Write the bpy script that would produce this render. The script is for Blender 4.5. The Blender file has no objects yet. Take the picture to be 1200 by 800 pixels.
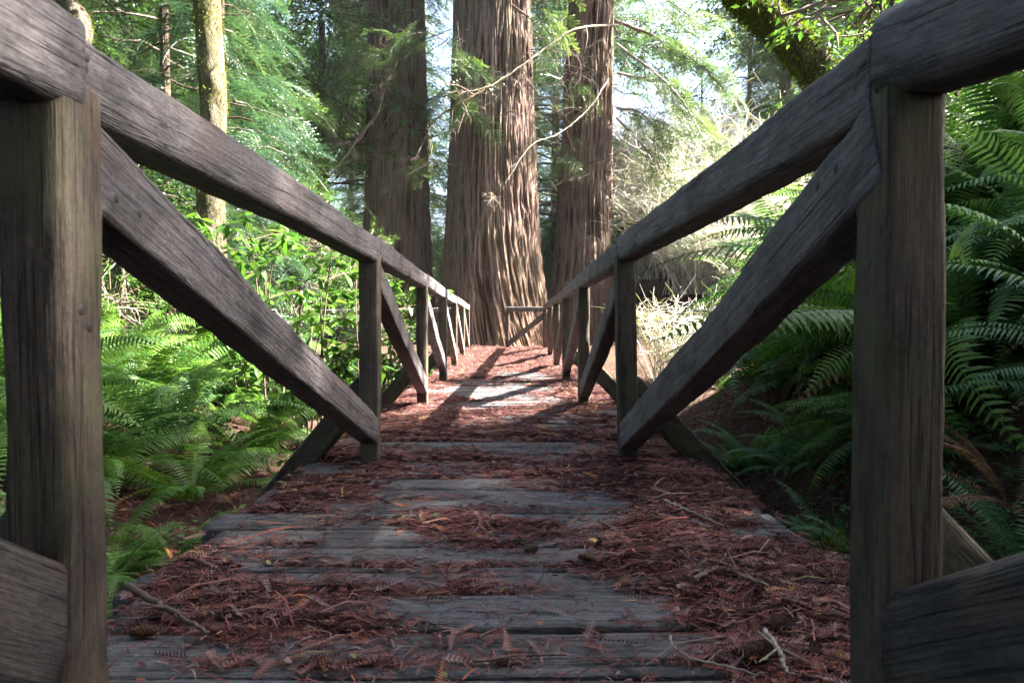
import bpy, math, random
import numpy as np
from mathutils import Vector, Matrix

R = math.radians
rng = np.random.default_rng(7)
random.seed(7)
scene = bpy.context.scene
COL = scene.collection

# ------------------------------------------------------------------ camera
CAM_H = 0.646
cam_d = bpy.data.cameras.new("camera")
cam = bpy.data.objects.new("camera", cam_d)
COL.objects.link(cam)
cam.location = (0, 0, CAM_H)
cam.rotation_euler = (R(90 - 1.348), 0, R(-0.27))
cam_d.sensor_width = 36.0
cam_d.lens = 25.5
cam_d.clip_start = 0.02
cam_d.clip_end = 600
cam_d.dof.use_dof = True
cam_d.dof.focus_distance = 5.0
cam_d.dof.aperture_fstop = 9.0
scene.camera = cam

# ------------------------------------------------------------------ sky, sun, exposure
SUN_EL, SUN_AZ = 43.0, 6.0          # azimuth measured from +X towards +Y
world = bpy.data.worlds.new("World")
scene.world = world
world.use_nodes = True
wn = world.node_tree
wn.nodes.clear()
wo = wn.nodes.new("ShaderNodeOutputWorld")
wb = wn.nodes.new("ShaderNodeBackground")
ws = wn.nodes.new("ShaderNodeTexSky")
ws.sky_type = 'NISHITA'
ws.sun_disc = False
ws.sun_elevation = R(SUN_EL)
ws.sun_rotation = R(90 - SUN_AZ)
ws.air_density = 1.0
ws.dust_density = 4.0
ws.ozone_density = 1.0
wb.inputs[1].default_value = 0.056
wn.links.new(ws.outputs[0], wb.inputs[0])
wn.links.new(wb.outputs[0], wo.inputs[0])
sun_d = bpy.data.lights.new("sun", 'SUN')
sun_d.energy = 5.0
sun_d.angle = R(0.53)
sun_d.color = (1.0, 0.93, 0.84)
sun = bpy.data.objects.new("sun", sun_d)
COL.objects.link(sun)
sdir = Vector((math.cos(R(SUN_EL)) * math.cos(R(SUN_AZ)), math.cos(R(SUN_EL)) * math.sin(R(SUN_AZ)), math.sin(R(SUN_EL))))
sun.rotation_euler = sdir.to_track_quat('Z', 'Y').to_euler()
sun.location = sdir * 60
scene.view_settings.view_transform = 'Standard'
scene.view_settings.look = 'None'
scene.view_settings.exposure = 4.25
scene.view_settings.gamma = 1.0
scene.view_settings.use_curve_mapping = False
try:
    scene.cycles.max_bounces = 8
    scene.cycles.diffuse_bounces = 4
    scene.cycles.transmission_bounces = 4
    scene.cycles.sample_clamp_indirect = 6.0
    scene.cycles.use_denoising = True
except Exception:
    pass


def at(px, py, d):
    """photo pixel at distance d along the bridge -> point"""
    return np.array([(px - 596) * d / 850.0, d, CAM_H - (py - 380) * d / 850.0])


# ------------------------------------------------------------------ noise
def _h(ix, iy, iz, seed):
    n = (ix.astype(np.int64) * 374761393 + iy.astype(np.int64) * 668265263 + iz.astype(np.int64) * 2147483647 + seed * 1274126177) & 0xFFFFFFFF
    n = ((n ^ (n >> 13)) * 1274126177) & 0xFFFFFFFF
    n = ((n ^ (n >> 16)) * 2246822519) & 0xFFFFFFFF
    n = n ^ (n >> 15)
    return (n & 0xFFFFFF) / float(0xFFFFFF)


def vnoise(x, y, z=None, seed=0):
    x = np.asarray(x, float)
    y = np.asarray(y, float) + 0 * x
    x = x + 0 * y
    z = np.zeros_like(x) if z is None else np.asarray(z, float) + 0 * x
    fx, fy, fz = np.floor(x), np.floor(y), np.floor(z)
    ux, uy, uz = x - fx, y - fy, z - fz
    ux, uy, uz = [u * u * (3 - 2 * u) for u in (ux, uy, uz)]
    r = 0
    for a in (0, 1):
        for b in (0, 1):
            for c in (0, 1):
                w = (ux if a else 1 - ux) * (uy if b else 1 - uy) * (uz if c else 1 - uz)
                r = r + w * _h(fx + a, fy + b, fz + c, seed)
    return r * 2 - 1


def fbm(x, y, z=None, seed=0, o=3):
    r, a, f, t = 0, 1.0, 1.0, 0
    for i in range(o):
        r = r + a * vnoise(np.asarray(x) * f, np.asarray(y) * f, None if z is None else np.asarray(z) * f, seed + i * 17)
        t += a
        a *= .5
        f *= 2.03
    return r / t


def sstep(a, b, x):
    t = np.clip((np.asarray(x, float) - a) / (b - a), 0, 1)
    return t * t * (3 - 2 * t)


# ------------------------------------------------------------------ mesh helpers
def mesh_from(name, V, quads=None, tris=None, tint=None, smooth=True, mat=None):
    me = bpy.data.meshes.new(name)
    V = np.asarray(V, np.float32)
    q = np.zeros((0, 4), np.int32) if quads is None or len(quads) == 0 else np.asarray(quads, np.int32)
    t = np.zeros((0, 3), np.int32) if tris is None or len(tris) == 0 else np.asarray(tris, np.int32)
    me.vertices.add(len(V))
    me.vertices.foreach_set("co", V.ravel())
    nl = q.size + t.size
    me.loops.add(nl)
    me.loops.foreach_set("vertex_index", np.concatenate([q.ravel(), t.ravel()]))
    me.polygons.add(len(q) + len(t))
    st = np.concatenate([np.arange(len(q)) * 4, q.size + np.arange(len(t)) * 3]).astype(np.int32)
    me.polygons.foreach_set("loop_start", st)
    me.polygons.foreach_set("use_smooth", np.full(len(q) + len(t), smooth, bool))
    if tint is not None:
        at_ = me.attributes.new("tint", 'FLOAT', 'POINT')
        at_.data.foreach_set("value", np.asarray(tint, np.float32))
    me.update(calc_edges=True)
    me.validate()
    if mat is not None:
        me.materials.append(mat)
    return me


class Geo:
    def __init__(s):
        s.V, s.Q, s.T, s.C, s.n = [], [], [], [], 0

    def add(s, V, Q=None, T=None, tint=0.5):
        V = np.asarray(V, float).reshape(-1, 3)
        if Q is not None and len(Q):
            s.Q.append(np.asarray(Q, np.int64) + s.n)
        if T is not None and len(T):
            s.T.append(np.asarray(T, np.int64) + s.n)
        s.V.append(V)
        s.C.append(np.broadcast_to(np.asarray(tint, float), (len(V),)))
        s.n += len(V)

    def arrays(s):
        return (np.concatenate(s.V), np.concatenate(s.Q) if s.Q else None, np.concatenate(s.T) if s.T else None, np.concatenate(s.C))

    def mesh(s, name, mat, smooth=True):
        V, Q, T, C = s.arrays()
        return mesh_from(name, V, Q, T, C, smooth, mat)


def link(name, me, parent=None, loc=None, rot=None, scale=None):
    o = bpy.data.objects.new(name, me)
    COL.objects.link(o)
    if parent is not None:
        o.parent = parent
    if loc is not None:
        o.location = [float(v) for v in loc]
    if rot is not None:
        o.rotation_euler = rot
    if scale is not None:
        o.scale = (scale,) * 3 if np.isscalar(scale) else scale
    return o


def tag(o, label=None, cat=None, group=None, kind=None):
    if label:
        o["label"] = label
    if cat:
        o["category"] = cat
    if group:
        o["group"] = group
    if kind:
        o["kind"] = kind
    return o


def thing(name, label, cat, loc=(0, 0, 0), rotz=0.0, group=None, scale=1.0):
    o = bpy.data.objects.new(name, None)
    COL.objects.link(o)
    o.empty_display_size = .1
    o.location = [float(v) for v in loc]
    o.rotation_euler = (0, 0, rotz)
    o.scale = (scale,) * 3
    return tag(o, label, cat, group)


def rots(az, el, roll):
    """N matrices whose columns are local x (pointing az/el), y, z"""
    ca, sa, ce, se, cr, sr = np.cos(az), np.sin(az), np.cos(el), np.sin(el), np.cos(roll), np.sin(roll)
    X = np.stack([ca * ce, sa * ce, se], -1)
    Y0 = np.stack([-sa, ca, 0 * sa], -1)
    Z0 = np.cross(X, Y0)
    Y = Y0 * cr[:, None] + Z0 * sr[:, None]
    Z = np.cross(X, Y)
    return np.stack([X, Y, Z], -1)


def scatter(g, tv, tq, tt, M, P, S, tint):
    """copies of a template with rotation M(N,3,3), position P(N,3), scale S(N,) or (N,3)"""
    tv = np.asarray(tv, float)
    N, k = len(P), len(tv)
    S = np.asarray(S, float)
    if S.ndim == 1:
        S = np.repeat(S[:, None], 3, 1)
    L = tv[None, :, :] * S[:, None, :]
    W = np.einsum('nij,nkj->nki', M, L) + P[:, None, :]
    off = (np.arange(N) * k)[:, None, None]
    Q = (np.asarray(tq)[None] + off).reshape(-1, 4) if tq is not None and len(tq) else None
    T = (np.asarray(tt)[None] + off).reshape(-1, 3) if tt is not None and len(tt) else None
    g.add(W.reshape(-1, 3), Q, T, np.repeat(tint, k))


def tube_arrays(P, r, n=6):
    P = np.asarray(P, float)
    m = len(P)
    r = np.broadcast_to(np.asarray(r, float), (m,))
    Tn = np.gradient(P, axis=0)
    Tn /= np.linalg.norm(Tn, axis=1)[:, None] + 1e-9
    up = np.where(np.abs(Tn[:, 2:3]) > .93, np.array([[1., 0, 0]]), np.array([[0, 0, 1.]]))
    A = np.cross(Tn, up)
    A /= np.linalg.norm(A, axis=1)[:, None] + 1e-9
    B = np.cross(Tn, A)
    th = np.arange(n) * 2 * np.pi / n
    V = P[:, None, :] + r[:, None, None] * (np.cos(th)[None, :, None] * A[:, None, :] + np.sin(th)[None, :, None] * B[:, None, :])
    i = np.arange(m - 1)[:, None] * n
    j = np.arange(n)[None, :]
    j2 = (j + 1) % n
    Q = np.stack([i + j, i + j2, i + n + j2, i + n + j], -1).reshape(-1, 4)
    return V.reshape(-1, 3), Q


def spline(pts, n):
    pts = np.asarray(pts, float)
    m = len(pts)
    P = np.vstack([2 * pts[0] - pts[1], pts, 2 * pts[-1] - pts[-2]])
    out = []
    for t in np.linspace(0, m - 1 - 1e-6, n):
        i = int(t)
        u = t - i
        a, b, c, d = P[i], P[i + 1], P[i + 2], P[i + 3]
        out.append(.5 * ((2 * b) + (c - a) * u + (2 * a - 5 * b + 4 * c - d) * u * u + (3 * b - a - 3 * c + d) * u ** 3))
    return np.array(out)


# ------------------------------------------------------------------ materials
def newmat(name):
    m = bpy.data.materials.new(name)
    m.use_nodes = True
    nt = m.node_tree
    nt.nodes.clear()
    out = nt.nodes.new("ShaderNodeOutputMaterial")
    b = nt.nodes.new("ShaderNodeBsdfPrincipled")
    nt.links.new(b.outputs[0], out.inputs[0])
    return m, nt, b, out


def N(nt, t, **kw):
    n = nt.nodes.new(t)
    for k, v in kw.items():
        if k.startswith("i_"):
            key = k[2:]
            n.inputs[int(key) if key.isdigit() else key].default_value = v
        else:
            setattr(n, k, v)
    return n


def ramp(nt, src, stops):
    r = nt.nodes.new("ShaderNodeValToRGB")
    e = r.color_ramp.elements
    while len(e) < len(stops):
        e.new(0.5)
    for el, (p, c) in zip(e, stops):
        el.position = p
        el.color = (c, c, c, 1) if np.isscalar(c) else (*c, 1)
    nt.links.new(src, r.inputs[0])
    return r.outputs[0]


def mix(nt, fac, a, b, mode='MIX'):
    m = nt.nodes.new("ShaderNodeMix")
    m.data_type = 'RGBA'
    m.blend_type = mode
    for sock, v in ((m.inputs[0], fac), (m.inputs[6], a), (m.inputs[7], b)):
        if hasattr(v, "is_output") or isinstance(v, bpy.types.NodeSocket):
            nt.links.new(v, sock)
        elif np.isscalar(v):
            sock.default_value = v
        else:
            sock.default_value = (*v, 1)
    return m.outputs[2]


def coords(nt, scale=(1, 1, 1), rand=True, kind="Object"):
    tc = nt.nodes.new("ShaderNodeTexCoord")
    mp = nt.nodes.new("ShaderNodeMapping")
    mp.inputs['Scale'].default_value = scale
    nt.links.new(tc.outputs[kind], mp.inputs[0])
    if rand:
        oi = nt.nodes.new("ShaderNodeObjectInfo")
        ml = nt.nodes.new("ShaderNodeMath")
        ml.operation = 'MULTIPLY'
        ml.inputs[1].default_value = 37.0
        nt.links.new(oi.outputs['Random'], ml.inputs[0])
        nt.links.new(ml.outputs[0], mp.inputs['Location'])
    return mp.outputs[0]


def noise(nt, vec, scale, detail=4, rough=.6, dist=0.0):
    n = N(nt, "ShaderNodeTexNoise")
    n.inputs['Scale'].default_value = scale
    n.inputs['Detail'].default_value = detail
    n.inputs['Roughness'].default_value = rough
    n.inputs['Distortion'].default_value = dist
    nt.links.new(vec, n.inputs['Vector'])
    return n.outputs[0]


def bump(nt, b, h, strength, dist, prev=None):
    bm = N(nt, "ShaderNodeBump")
    bm.inputs['Strength'].default_value = strength
    bm.inputs['Distance'].default_value = dist
    nt.links.new(h, bm.inputs['Height'])
    if prev is not None:
        nt.links.new(prev, bm.inputs['Normal'])
    if b is not None:
        nt.links.new(bm.outputs[0], b.inputs['Normal'])
    return bm.outputs[0]


def wood_mat(name, dark, mid, light, moss=0.0, stain=1.0, warm=(0.17, 0.095, 0.055)):
    m, nt, b, out = newmat(name)
    g = noise(nt, coords(nt, (1.6, 30, 30)), 1.0, 6, .68, 1.2)
    f = noise(nt, coords(nt, (9, 190, 190)), 1.0, 4, .7, .3)
    p = noise(nt, coords(nt, (70, 130, 130)), 1.0, 3, .7)
    s = noise(nt, coords(nt, (2.6, 6, 6)), 1.5, 6, .68, .8)
    sw = noise(nt, coords(nt, (48, 5, 5)), 1.0, 2, .5)
    c = ramp(nt, g, [(.25, dark), (.5, mid), (.75, light)])
    c = mix(nt, .55, c, ramp(nt, f, [(.3, tuple(x * .5 for x in mid)), (.7, tuple(min(1, x * 1.4) for x in light))]), 'MIX')
    c = mix(nt, .6, c, ramp(nt, p, [(.3, .45), (.7, 1.4)]), 'MULTIPLY')
    # dark water stains with ragged outlines
    c = mix(nt, .85 * stain, c, ramp(nt, s, [(.30, .18), (.42, .6), (.56, 1.05)]), 'MULTIPLY')
    # warmer patches where the grey skin has worn off
    w = ramp(nt, noise(nt, coords(nt, (3.1, 8, 8)), 1.0, 5, .65, .6), [(.54, 0.0), (.70, .8)])
    c = mix(nt, w, c, mix(nt, .55, c, warm))
    # checks: long thin cracks
    cr = ramp(nt, noise(nt, coords(nt, (.45, 22, 22)), 1.3, 4, .55, .3), [(.487, 1.0), (.5, 0.18), (.513, 1.0)])
    br = ramp(nt, noise(nt, coords(nt, (1.9, 4, 4)), 1.7, 3, .5), [(.46, 0.0), (.54, 1.0)])
    c = mix(nt, br, c, mix(nt, 1.0, c, cr, 'MULTIPLY'))
    # knots
    vo = N(nt, "ShaderNodeTexVoronoi")
    vo.inputs['Scale'].default_value = 1.0
    nt.links.new(coords(nt, (2.1, 5.5, 5.5)), vo.inputs['Vector'])
    kn = ramp(nt, vo.outputs['Distance'], [(.07, 0.10), (.13, .4), (.17, .8), (.26, 1.0)])
    c = mix(nt, .8, c, kn, 'MULTIPLY')
    if moss:
        mm = ramp(nt, noise(nt, coords(nt, (3, 3, 3)), 1.5, 6, .7), [(.5, 0.0), (.66, 1.0)])
        ml = N(nt, "ShaderNodeMath", operation='MULTIPLY', i_1=moss)
        nt.links.new(mm, ml.inputs[0])
        c = mix(nt, ml.outputs[0], c, (0.07, 0.078, 0.028))
    nt.links.new(c, b.inputs['Base Color'])
    b.inputs['Roughness'].default_value = .8
    b.inputs['Specular IOR Level'].default_value = .3
    h0 = bump(nt, None, p, .6, .004)
    h1 = bump(nt, None, f, .9, .007, h0)
    h2 = bump(nt, None, g, .6, .012, h1)
    h3 = bump(nt, None, sw, .25, .004, h2)
    bump(nt, b, cr, .8, .012, h3)
    return m


def leaf_mat(name, dark, mid, light, transl=.35, rough=.45, spec=.35):
    m, nt, b, out = newmat(name)
    a = N(nt, "ShaderNodeAttribute", attribute_name="tint")
    oi = N(nt, "ShaderNodeObjectInfo")
    ad = N(nt, "ShaderNodeMath", operation='MULTIPLY_ADD', i_1=.25, i_2=-.125)
    nt.links.new(oi.outputs['Random'], ad.inputs[0])
    ad2 = N(nt, "ShaderNodeMath", operation='ADD')
    nt.links.new(ad.outputs[0], ad2.inputs[0])
    nt.links.new(a.outputs['Fac'], ad2.inputs[1])
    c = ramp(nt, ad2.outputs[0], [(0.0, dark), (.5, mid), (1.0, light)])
    nt.links.new(c, b.inputs['Base Color'])
    b.inputs['Roughness'].default_value = rough
    b.inputs['Specular IOR Level'].default_value = spec
    tr = N(nt, "ShaderNodeBsdfTranslucent")
    tc = mix(nt, 1.0, c, (1.0, 1.0, .55), 'MULTIPLY')
    nt.links.new(tc, tr.inputs[0])
    mx = N(nt, "ShaderNodeMixShader")
    mx.inputs[0].default_value = transl
    nt.links.new(b.outputs[0], mx.inputs[1])
    nt.links.new(tr.outputs[0], mx.inputs[2])
    nt.links.new(mx.outputs[0], out.inputs[0])
    return m


def tint_mat(name, stops, rough=.85, spec=.2, nscale=0, bumpd=0.0):
    m, nt, b, out = newmat(name)
    a = N(nt, "ShaderNodeAttribute", attribute_name="tint")
    c = ramp(nt, a.outputs['Fac'], stops)
    if nscale:
        n = noise(nt, coords(nt, (1, 1, 1), rand=False), nscale, 4, .65)
        c = mix(nt, .7, c, ramp(nt, n, [(.3, .35), (.7, 1.3)]), 'MULTIPLY')
        if bumpd:
            bump(nt, b, n, .7, bumpd)
    nt.links.new(c, b.inputs['Base Color'])
    b.inputs['Roughness'].default_value = rough
    b.inputs['Specular IOR Level'].default_value = spec
    return m


def bark_mat(name, furrow, mid, ridge, red=(0.2, 0.08, 0.045), redtop=2.5, algae=.3, stretch=(9, 9, .9)):
    m, nt, b, out = newmat(name)
    a = N(nt, "ShaderNodeAttribute", attribute_name="tint")
    n = noise(nt, coords(nt, stretch), 1.6, 6, .65, .4)
    n2 = noise(nt, coords(nt, (stretch[0] * 4, stretch[1] * 4, stretch[2] * 3)), 1.6, 4, .65, .2)
    sm = N(nt, "ShaderNodeMath", operation='MULTIPLY_ADD', i_1=.5, i_2=-.25)
    nt.links.new(n, sm.inputs[0])
    sa = N(nt, "ShaderNodeMath", operation='ADD')
    nt.links.new(sm.outputs[0], sa.inputs[0])
    nt.links.new(a.outputs['Fac'], sa.inputs[1])
    c = ramp(nt, sa.outputs[0], [(.12, furrow), (.45, mid), (.85, ridge)])
    c = mix(nt, .6, c, ramp(nt, n2, [(.3, .45), (.7, 1.35)]), 'MULTIPLY')
    n4 = noise(nt, coords(nt, (stretch[0] * 1.7, stretch[1] * 1.7, stretch[2] * 1.3)), 1.6, 5, .75, .8)
    c = mix(nt, .75, c, ramp(nt, n4, [(.32, .22), (.5, .9), (.7, 1.45)]), 'MULTIPLY')
    # redder freshly shed bark low on the trunk and in patches
    tc = N(nt, "ShaderNodeTexCoord")
    sep = N(nt, "ShaderNodeSeparateXYZ")
    nt.links.new(tc.outputs['Object'], sep.inputs[0])
    mr = N(nt, "ShaderNodeMapRange", i_1=0.0, i_2=redtop, i_3=.8, i_4=.12)
    nt.links.new(sep.outputs[2], mr.inputs[0])
    pn = ramp(nt, noise(nt, coords(nt, (.9, .9, .35)), 1.3, 4, .6), [(.35, 0.2), (.6, 1.0)])
    fm = N(nt, "ShaderNodeMath", operation='MULTIPLY')
    nt.links.new(mr.outputs[0], fm.inputs[0])
    nt.links.new(pn, fm.inputs[1])
    c = mix(nt, fm.outputs[0], c, mix(nt, .65, c, red))
    if algae:
        al = ramp(nt, noise(nt, coords(nt, (1.1, 1.1, .5)), 1.1, 4, .6), [(.45, 0.0), (.68, algae)])
        c = mix(nt, al, c, (.12, .12, .05))
    nt.links.new(c, b.inputs['Base Color'])
    b.inputs['Roughness'].default_value = .9
    b.inputs['Specular IOR Level'].default_value = .15
    p = bump(nt, None, n, .8, .05)
    p2 = bump(nt, None, n4, .8, .06, p)
    bump(nt, b, n2, .9, .03, p2)
    return m


M_RAIL = wood_mat("weathered_wood", (.050, .043, .044), (.102, .089, .090), (.172, .154, .157), stain=.9, warm=(.15, .098, .075))
M_POST = wood_mat("post_wood", (.032, .024, .018), (.060, .045, .034), (.10, .078, .06), moss=.5)
M_OUT = wood_mat("damp_wood", (.028, .024, .015), (.06, .05, .032), (.09, .078, .05), moss=.7)
M_DECK = wood_mat("deck_wood", (.038, .038, .042), (.072, .072, .078), (.115, .115, .122), moss=.12, stain=1.0, warm=(.10, .07, .055))
M_DARK = wood_mat("dark_weathered_wood", (.022, .018, .018), (.045, .038, .036), (.075, .064, .06), moss=.1)
M_NAIL = tint_mat("rusty_metal", [(0, (.010, .008, .008)), (1, (.035, .022, .018))], .6, .4)
M_LITTER = tint_mat("needle_litter", [(0, (.012, .007, .007)), (.3, (.05, .017, .015)), (.52, (.125, .038, .031)), (.70, (.145, .065, .06)), (.84, (.17, .125, .125)), (.93, (.26, .085, .03)), (.98, (.30, .20, .08)), (1, (.12, .14, .05))])
M_DUFF = tint_mat("duff", [(0, (.016, .009, .008)), (.5, (.05, .021, .017)), (1, (.10, .048, .038))], .95, .1, 60, .012)
M_SPRAY = leaf_mat("conifer_green", (.016, .05, .03), (.038, .085, .046), (.085, .13, .06), .40, .32, .5)
M_SPRAY2 = leaf_mat("conifer_yellow_green", (.03, .065, .026), (.062, .112, .04), (.12, .16, .055), .42, .32, .5)
M_BROAD = leaf_mat("broad_green", (.025, .075, .014), (.055, .13, .022), (.11, .18, .03), .45, .3, .5)
M_FERN = leaf_mat("fern_green", (.022, .062, .007), (.052, .125, .014), (.10, .18, .028), .42, .48, .3)
M_FERNB = leaf_mat("fern_blue_green", (.03, .09, .030), (.07, .165, .05), (.12, .21, .075), .42, .42, .4)
M_DEADFERN = leaf_mat("dead_fern", (.04, .022, .012), (.11, .058, .032), (.22, .14, .085), .2, .8, .1)
M_SORREL = leaf_mat("sorrel_green", (.025, .08, .02), (.05, .13, .03), (.08, .17, .05), .3, .5)
M_BARK = bark_mat("redwood_bark", (.009, .005, .004), (.066, .040, .031), (.17, .12, .10))
M_BARK2 = bark_mat("grey_bark", (.022, .017, .012), (.052, .043, .030), (.125, .108, .09), redtop=.1, algae=.4, stretch=(5, 5, 2))
M_TWIG = tint_mat("twig_bark", [(0, (.045, .026, .018)), (.5, (.105, .074, .06)), (1, (.21, .18, .16))], .85)
M_MOSS = leaf_mat("moss", (.04, .06, .006), (.09, .12, .010), (.15, .185, .02), .3, .9, .05)
M_CONE = tint_mat("cone_scales", [(0, (.035, .018, .01)), (.5, (.10, .055, .03)), (1, (.17, .10, .06))], .8)
M_DRY = leaf_mat("dry_brush_glare", (.36, .34, .36), (.56, .55, .58), (.64, .64, .67), .5, .8, .1)  # pale dry twigs, colour whitened to stand in for overexposed sunlight

# ------------------------------------------------------------------ ground
def ground_z(x, y):
    x = np.asarray(x, float)
    y = np.asarray(y, float)
    base = -.52 + .0 * x
    # left bank climbs gently
    left = sstep(-1.2, -4.2, x) * .62
    # right bank, steep, fading out towards the clearing
    fade = 1 - sstep(4.8, 9.0, y)
    right = np.minimum(np.maximum(x - 1.02, 0) * .98, 1.75) * fade
    right = np.where(x > 1.02, np.minimum(right, 3.2 + .1 * x), 0)
    far = sstep(12.0, 16.0, y) * .60 + sstep(12.0, 16.0, y) * 0
    z = base + left * (1 - .85 * sstep(12, 16, y)) + right + far
    z = z + sstep(15, 31, y) * sstep(2.2, 6.0, x) * 5.5
    z = z + sstep(28, 75, y) * 9.0 + sstep(14, 40, -x) * 4 + sstep(14, 40, x) * 5
    z = z + .06 * fbm(x * .9, y * .9, seed=3) * (1 + 2 * sstep(2, 6, np.abs(x))) + .022 * fbm(x * 5, y * 5, seed=5)
    # keep the ground below the deck where the bridge runs
    under = (1 - sstep(.95, 1.25, np.abs(x + .03))) * (1 - sstep(15.2, 16.3, y))
    z = z - under * .22 * (1 - .7 * sstep(12, 15.5, y))
    return z


def build_ground():
    xs = np.unique(np.concatenate([np.linspace(-120, -12, 28), np.linspace(-12, -4, 34), np.linspace(-4, 4.5, 140), np.linspace(4.5, 14, 40), np.linspace(14, 120, 28)]))
    ys = np.unique(np.concatenate([np.linspace(-60, -4, 20), np.linspace(-4, .8, 20), np.linspace(.8, 7, 110), np.linspace(7, 24, 110), np.linspace(24, 160, 50)]))
    X, Y = np.meshgrid(xs, ys)
    Z = ground_z(X, Y)
    V = np.stack([X, Y, Z], -1).reshape(-1, 3)
    nx, ny = len(xs), len(ys)
    i = np.arange(ny - 1)[:, None] * nx
    j = np.arange(nx - 1)[None]
    Q = np.stack([i + j, i + j + 1, i + nx + j + 1, i + nx + j], -1).reshape(-1, 4)
    m, nt, b, out = newmat("forest_floor")
    v = coords(nt, (1, 1, 1), rand=False)
    n1 = noise(nt, v, 14, 6, .7)
    n2 = noise(nt, v, 1.1, 4, .6)
    n3 = noise(nt, v, 70, 3, .6)
    c = ramp(nt, n1, [(.3, (.012, .008, .007)), (.5, (.042, .024, .018)), (.7, (.10, .060, .045))])
    c = mix(nt, ramp(nt, n2, [(.45, 0.0), (.65, .8)]), c, mix(nt, .5, c, (.055, .05, .022)))
    c = mix(nt, .6, c, ramp(nt, n3, [(.3, .4), (.7, 1.3)]), 'MULTIPLY')
    nt.links.new(c, b.inputs['Base Color'])
    b.inputs['Roughness'].default_value = .95
    b.inputs['Specular IOR Level'].default_value = .1
    p = bump(nt, None, n1, .8, .05)
    bump(nt, b, n3, .6, .015, p)
    me = mesh_from("ground", V, Q, mat=m)
    o = link("ground", me)
    tag(o, "reddish brown forest floor of needles and soil", "ground", kind="structure")


build_ground()

# ------------------------------------------------------------------ footbridge
YS = [1.035 + 2.402 * i for i in range(7)]           # far face of each post pair
GAP = [1.07, 1.12, 1.205, 1.307, 1.405, 1.483, 1.564]
CX = -.045


def gap_at(y):
    return float(np.interp(y, YS, GAP))


def deck_z(y):
    return .095 * sstep(9.5, 15.5, y)


def beam_mesh(name, L, w, h, mat, r=.02, seed=0, seg=.03, wear=1.0, skew=0.0, ends=True, fat=0.0):
    """weathered timber along local X, worn arrises, waney lower edge"""
    nseg = max(6, int(L / seg))
    xs = np.linspace(0, L, nseg + 1)
    prof = []
    for cx, cy, a0 in ((w / 2 - r, h / 2 - r, 0), (-w / 2 + r, h / 2 - r, 90), (-w / 2 + r, -h / 2 + r, 180), (w / 2 - r, -h / 2 + r, 270)):
        for k in range(5):
            a = R(a0 + k * 22.5)
            prof.append((cx + r * math.cos(a), cy + r * math.sin(a)))
        if a0 in (0, 180):
            for t in (.33, .67):
                prof.append((cx * (1 - 2 * t), cy + math.copysign(r, cy)))
        else:
            for t in (.33, .67):
                prof.append((cx + math.copysign(r, cx), cy * (1 - 2 * t)))
    prof = np.array(prof)
    n = len(prof)
    X = np.repeat(xs[:, None], n, 1)
    Yp = np.repeat(prof[None, :, 0], nseg + 1, 0)
    Zp = np.repeat(prof[None, :, 1], nseg + 1, 0)
    X0 = X.copy()
    corner = np.minimum(np.abs(prof[:, 0]) / (w / 2), np.abs(prof[:, 1]) / (h / 2))
    cn = sstep(.55, .95, corner)[None]
    d = -.006 * wear * np.maximum(0, fbm(X0 * 7, Yp * 25, Zp * 25, seed, 3) + .15) * cn
    d = d - .004 * wear * np.maximum(0, fbm(X0 * 20, Yp * 30, Zp * 30, seed + 9, 2)) * cn
    d = d + .004 * wear * fbm(X0 * 2.2, Yp * 8, Zp * 8, seed + 4, 2)
    ln = np.sqrt(Yp ** 2 + Zp ** 2) + 1e-6
    Yp = Yp + Yp / ln * d
    Zp = Zp + Zp / ln * d
    # slow bow
    Yp = Yp + .006 * wear * vnoise(X0 * .9, seed * 3.3, None, seed)
    Zp = Zp + .006 * wear * vnoise(X0 * .9, seed * 5.3, None, seed + 2)
    if fat:
        Zp = Zp * (1 + fat * (X0 / L))
        Yp = Yp * (1 + fat * (X0 / L))
    X = X + skew * Zp
    V = np.stack([X, Yp, Zp], -1).reshape(-1, 3)
    i = np.arange(nseg)[:, None] * n
    j = np.arange(n)[None]
    j2 = (j + 1) % n
    Q = np.stack([i + j, i + n + j, i + n + j2, i + j2], -1).reshape(-1, 4)
    T = []
    base = len(V)
    c0 = V[:n].mean(0)
    c1 = V[-n:].mean(0)
    V = np.vstack([V, c0, c1])
    for k in range(n):
        T.append((base, k, (k + 1) % n))
        T.append((base + 1, nseg * n + (k + 1) % n, nseg * n + k))
    me = mesh_from(name, V, Q, T, mat=mat)
    # sharp end caps
    sm = np.ones(len(me.polygons), bool)
    sm[len(Q):] = False
    me.polygons.foreach_set("use_smooth", sm)
    return me


def frame(p0, p1, up=(0, 0, 1)):
    p0, p1 = Vector(p0), Vector(p1)
    x = (p1 - p0).normalized()
    z = Vector(up) - x * x.dot(Vector(up))
    z.normalize()
    y = z.cross(x)
    m = Matrix((x, y, z)).transposed().to_4x4()
    m.translation = p0
    return m, (p1 - p0).length


_seed = [10]
MATS = {}


def beam(name, p0, p1, w, h, mat, parent, up=(0, 0, 1), **kw):
    m, L = frame(p0, p1, up)
    _seed[0] += 1
    me = beam_mesh(name, L, w, h, mat, seed=_seed[0], **kw)
    o = link(name, me, parent)
    o.matrix_basis = m
    MATS[o.name] = m
    return o


bridge = thing("footbridge", "long weathered timber footbridge with diagonal braced railings, strewn with reddish needles", "footbridge")

# nails and old bolt holes
nail_me = None


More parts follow.
